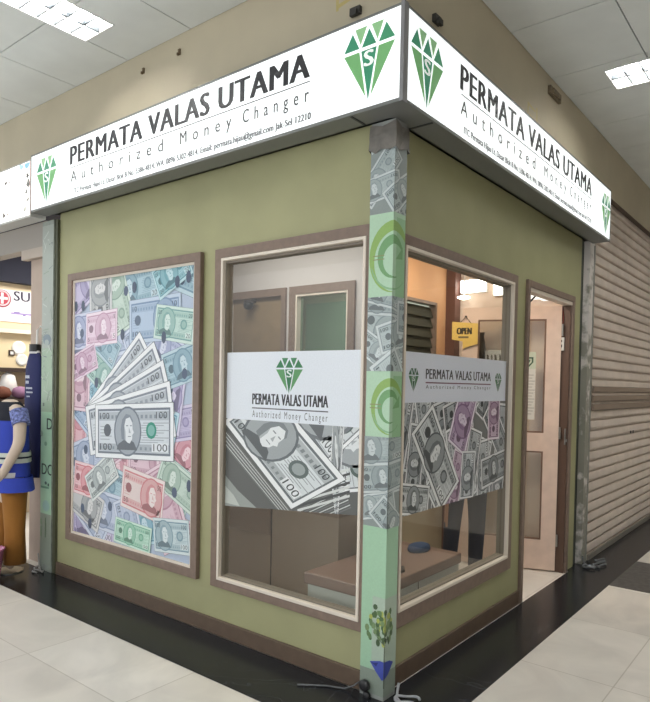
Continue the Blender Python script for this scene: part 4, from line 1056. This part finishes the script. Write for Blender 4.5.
GOODS = [(-4.60, .62, (150, 110, 140), 'lilac round cushion on display table'), (-4.55, .80, (196, 120, 110), 'salmon round cushion on display table'), (-4.58, .44, (110, 62, 44), 'brown round cushion on display table'), (-4.80, .60, (230, 226, 222), 'white plump cushion at back of display table')]
for x, y, col, lab in GOODS:
    hh = .26 if col[0] > 200 else .12
    m = MB(); m.smooth = True; m.lathe((x, y, 1.2005), [(.02, 0), (.065, .02), (.082, hh * .45), (.06, hh * .85), (.015, hh)], 16); tag(m.build('round_cushion', mat('cushion_%d' % col[0], col, .8, bump=.3, bscale=40)), lab, 'cushion', 'cushions on the display table')

# navy shirt on a hook
T = thing('navy_shirt', 'navy shirt with white printing hung on a hook by printed post', 'shirt', (-3.13, -.01, .70))
NV = mat('navy_cotton', (30, 36, 84), .85, bump=.25, bscale=25)
m = MB(); m.smooth = True
def oval(cx, cy, rx, ry, z, n=18, fold=0): return [(cx + rx * math.cos(a) * (1 + fold * math.sin(5 * a)), cy + ry * math.sin(a) * (1 + fold * math.cos(4 * a)), z) for a in [2 * PI * i / n for i in range(n)]]
m.loft([oval(-3.15, -.0, .105, .028, .66, fold=.06), oval(-3.145, 0, .115, .030, .95, fold=.05), oval(-3.135, 0, .115, .030, 1.30, fold=.03), oval(-3.125, 0, .11, .030, 1.48, fold=.02), oval(-3.12, .005, .085, .028, 1.56), oval(-3.12, .005, .045, .03, 1.60)]); m.build('shirt_body', NV, T)
m = MB(); m.loft([oval(-3.12, .005, .055, .036, 1.585), oval(-3.12, .005, .05, .034, 1.635)], caps=False); m.build('collar', mat('white_black_collar', (206, 206, 208), .8), T)
m = MB(); m.loft([oval(-3.12, .005, .053, .037, 1.60), oval(-3.12, .005, .051, .036, 1.655)]); m.build('neck_band', BLACK, T)
m = MB(); m.tube([(-3.10, .01, 1.656), (-3.10, .012, 1.76), (-3.09, .03, 1.79), (-3.085, .049, 1.78)], .008); m.build('hook', WHITE, T)
c = Canvas((-4, -2, 0, 3), 4e-5)
for i, (w, z, hh) in enumerate(((.07, 1.40, .022), (.055, 1.36, .022), (.11, 1.32, .014), (.105, 1.29, .012), (.05, 1.26, .010))):
    for k in range(int(w / .016)): c.rect_(-3.19 + k * .016 + i * .006, -3.19 + k * .016 + .011 + i * .006, z, z + hh, (206, 210, 222))
c.build('white_printing', PA(-.0315), PRINT, T, .0)

# headless shop dummy in a blue vest
T = thing('mannequin', 'headless mannequin in blue and white vest and golden brown trousers', 'mannequin', (-3.06, -.205, 0))
DUM = mat('dummy_skin', (206, 188, 170), .45)
MX, MY = -3.06, -.205
mv = [(0, 0, .60), (0, 0, .80), (0, 0, 1.02), (0, 0, 1.16), (0, 0, 1.24), (.15, 0, 1.14), (.20, -.03, .93), (.13, -.10, .74), (.09, -.13, .66), (-.15, 0, 1.14), (-.20, -.03, .93), (-.14, -.12, .78), (-.10, -.15, .70), (.08, 0, .54), (.08, 0, .10), (-.08, 0, .54), (-.08, 0, .10), (.08, -.06, .045), (-.08, -.06, .045)]
me_ = [(0, 1), (1, 2), (2, 3), (3, 4), (3, 5), (5, 6), (6, 7), (7, 8), (3, 9), (9, 10), (10, 11), (11, 12), (0, 13), (13, 14), (0, 15), (15, 16), (14, 17), (16, 18)]
mr = [(.12, .09), (.10, .08), (.125, .085), (.10, .07), .045, .05, .042, .032, (.028, .018), .05, .042, .032, (.028, .018), .07, .04, .07, .04, (.04, .03), (.04, .03)]
bo = skinned('dummy_body', mv, me_, mr, [DUM], lambda c: 0, (MX - T.location.x, MY - T.location.y, .01), T)
VB = mat('royal_blue_cloth', (44, 66, 176), .75, bump=.3, bscale=25)
m = MB(); m.smooth = True
m.loft([oval(MX, MY, .165, .135, .70, fold=.05), oval(MX, MY, .155, .125, .85, fold=.03), oval(MX, MY, .152, .12, 1.02, fold=.02), oval(MX, MY, .150, .11, 1.12), oval(MX, MY, .12, .09, 1.185)], caps=False); m.build('vest', VB, T, recalc=False)
m = MB(); m.smooth = True
m.loft([oval(MX, MY, .168, .139, .80, fold=.03), oval(MX, MY, .164, .135, .875, fold=.03)], caps=False)
m.build('pale_stripe', mat('pale_grey_cloth', (200, 206, 200), .8), T, recalc=False)
m = MB(); m.loft([oval(MX, MY, .170, .141, .832, fold=.03), oval(MX, MY, .169, .140, .845, fold=.03)], caps=False); m.build('dark_piping', NAVY, T, recalc=False)
m = MB(); m.smooth = True; m.loft([oval(MX, MY, .158, .115, 1.10), oval(MX, MY, .135, .105, 1.17), oval(MX, MY, .07, .07, 1.23)], caps=False); m.build('shoulder_yoke', mat('black_knit', (26, 28, 40), .9), T, recalc=False)
for sx in (1, -1):
    m = MB(); m.tube([(MX + sx * .125, MY, 1.165), (MX + sx * .178, MY - .006, 1.075)], [.062, .06], 14); m.build('sleeve_cuff', mat('checked_cuff', (112, 122, 176), .8, noise=.6, nscale=60), T)
m = MB(); m.smooth = True; m.loft([oval(MX + .03, MY - .0, .185, .15, .60, fold=.04), oval(MX + .02, MY, .172, .14, .70, fold=.03)], caps=False); m.build('vest_hem', VB, T, recalc=False)
m = MB(); m.smooth = True; m.loft([oval(MX - .01, MY - .01, .17, .145, .70, fold=.04), oval(MX - .01, MY - .01, .168, .142, .735, fold=.04)], caps=False); m.build('white_waistband', WHITE, T, recalc=False)
GB_ = mat('golden_brown_corduroy', (150, 100, 38), .85, bump=.5, bscale=18)
for sx in (1, -1):
    m = MB(); m.smooth = True
    m.loft([oval(MX + sx * .09, MY, .075, .075, .08, fold=.06), oval(MX + sx * .085, MY, .068, .068, .3, fold=.05), oval(MX + sx * .075, MY, .078, .085, .55), oval(MX + sx * .07, MY, .085, .095, .63)]); m.build('trouser_leg', GB_, T)
m = MB(); m.lathe((MX, MY, .0032), [(.10, 0), (.10, .008), (.02, .012)], 24); m.build('base_plate', STEEL, T)
# pink bucket at the frame edge
T = thing('bucket', 'pink plastic bucket on the black granite at left edge', 'bucket', (-2.965, -.39, 0))
PK = mat('pink_plastic', (196, 122, 160), .4)
m = MB(); m.smooth = True; m.lathe((-2.965, -.39, .0035), [(.002, .004), (.07, 0), (.095, .20), (.102, .205), (.102, .215), (.088, .21), (.066, .012), (.002, .010)], 24); m.build('bucket_body', PK, T)
m = MB(); m.tube([(-2.965 + .1 * math.cos(a), -.39, .21 + .05 * math.sin(a)) for a in [PI * i / 10 for i in range(11)]], .004); m.build('handle', WHITE, T)

# ------------------------------------------------------------------ far sides of the corridors (what the glass mirrors)
m = MB(); m.box(6.2, 6.3, -6, 9.2, 0, ZC); tag(m.build('wall_corridor_east', mat('corridor_beige', (176, 164, 146), .7)), kind='structure')

m = MB(); m.box(-9, 6.2, 9.2, 9.3, 0, ZC); tag(m.build('wall_corridor_north', MATS['corridor_beige']), kind='structure')

# ------------------------------------------------------------------ LIGHT AND VIEW
w = bpy.data.worlds.new('mall_air'); scene.world = w; w.use_nodes = True
w.node_tree.nodes['Background'].inputs['Color'].default_value = (.93, .96, 1, 1)
w.node_tree.nodes['Background'].inputs['Strength'].default_value = 1.35
def area(name, loc, sx, sy, power, col=(1, .97, .92), parent=None):
    L = bpy.data.lights.new(name, 'AREA'); L.shape = 'RECTANGLE'; L.size = sx; L.size_y = sy; L.energy = power; L.color = col
    o = bpy.data.objects.new(name, L); COL.objects.link(o); o.location = loc
    return o
area('kiosk_ceiling_glow', (-.55, 1.5, 2.49), .3, .6, 14, (1, .86, .70))
area('kiosk_front_fill', (-1.4, .62, 2.49), 1.2, .25, 13)  # added fill without a fixture, brightens the counter behind the window
area('kiosk_back_fill', (-1.6, 1.8, 2.49), .6, .3, 12)  # added fill without a fixture, brightens the room behind the partition
area('neighbour_shop_glow', (-4.0, 1.2, 2.74), .6, 1.2, 45, (1, .96, .9))

scene.view_settings.view_transform = 'Standard'; scene.view_settings.look = 'None'
scene.view_settings.gamma = 1; scene.view_settings.use_curve_mapping = False
scene.view_settings.exposure = 0.2
scene.cycles.use_denoising = True
scene.cycles.max_bounces = 8; scene.cycles.transparent_max_bounces = 12
scene.cycles.sample_clamp_indirect = 4
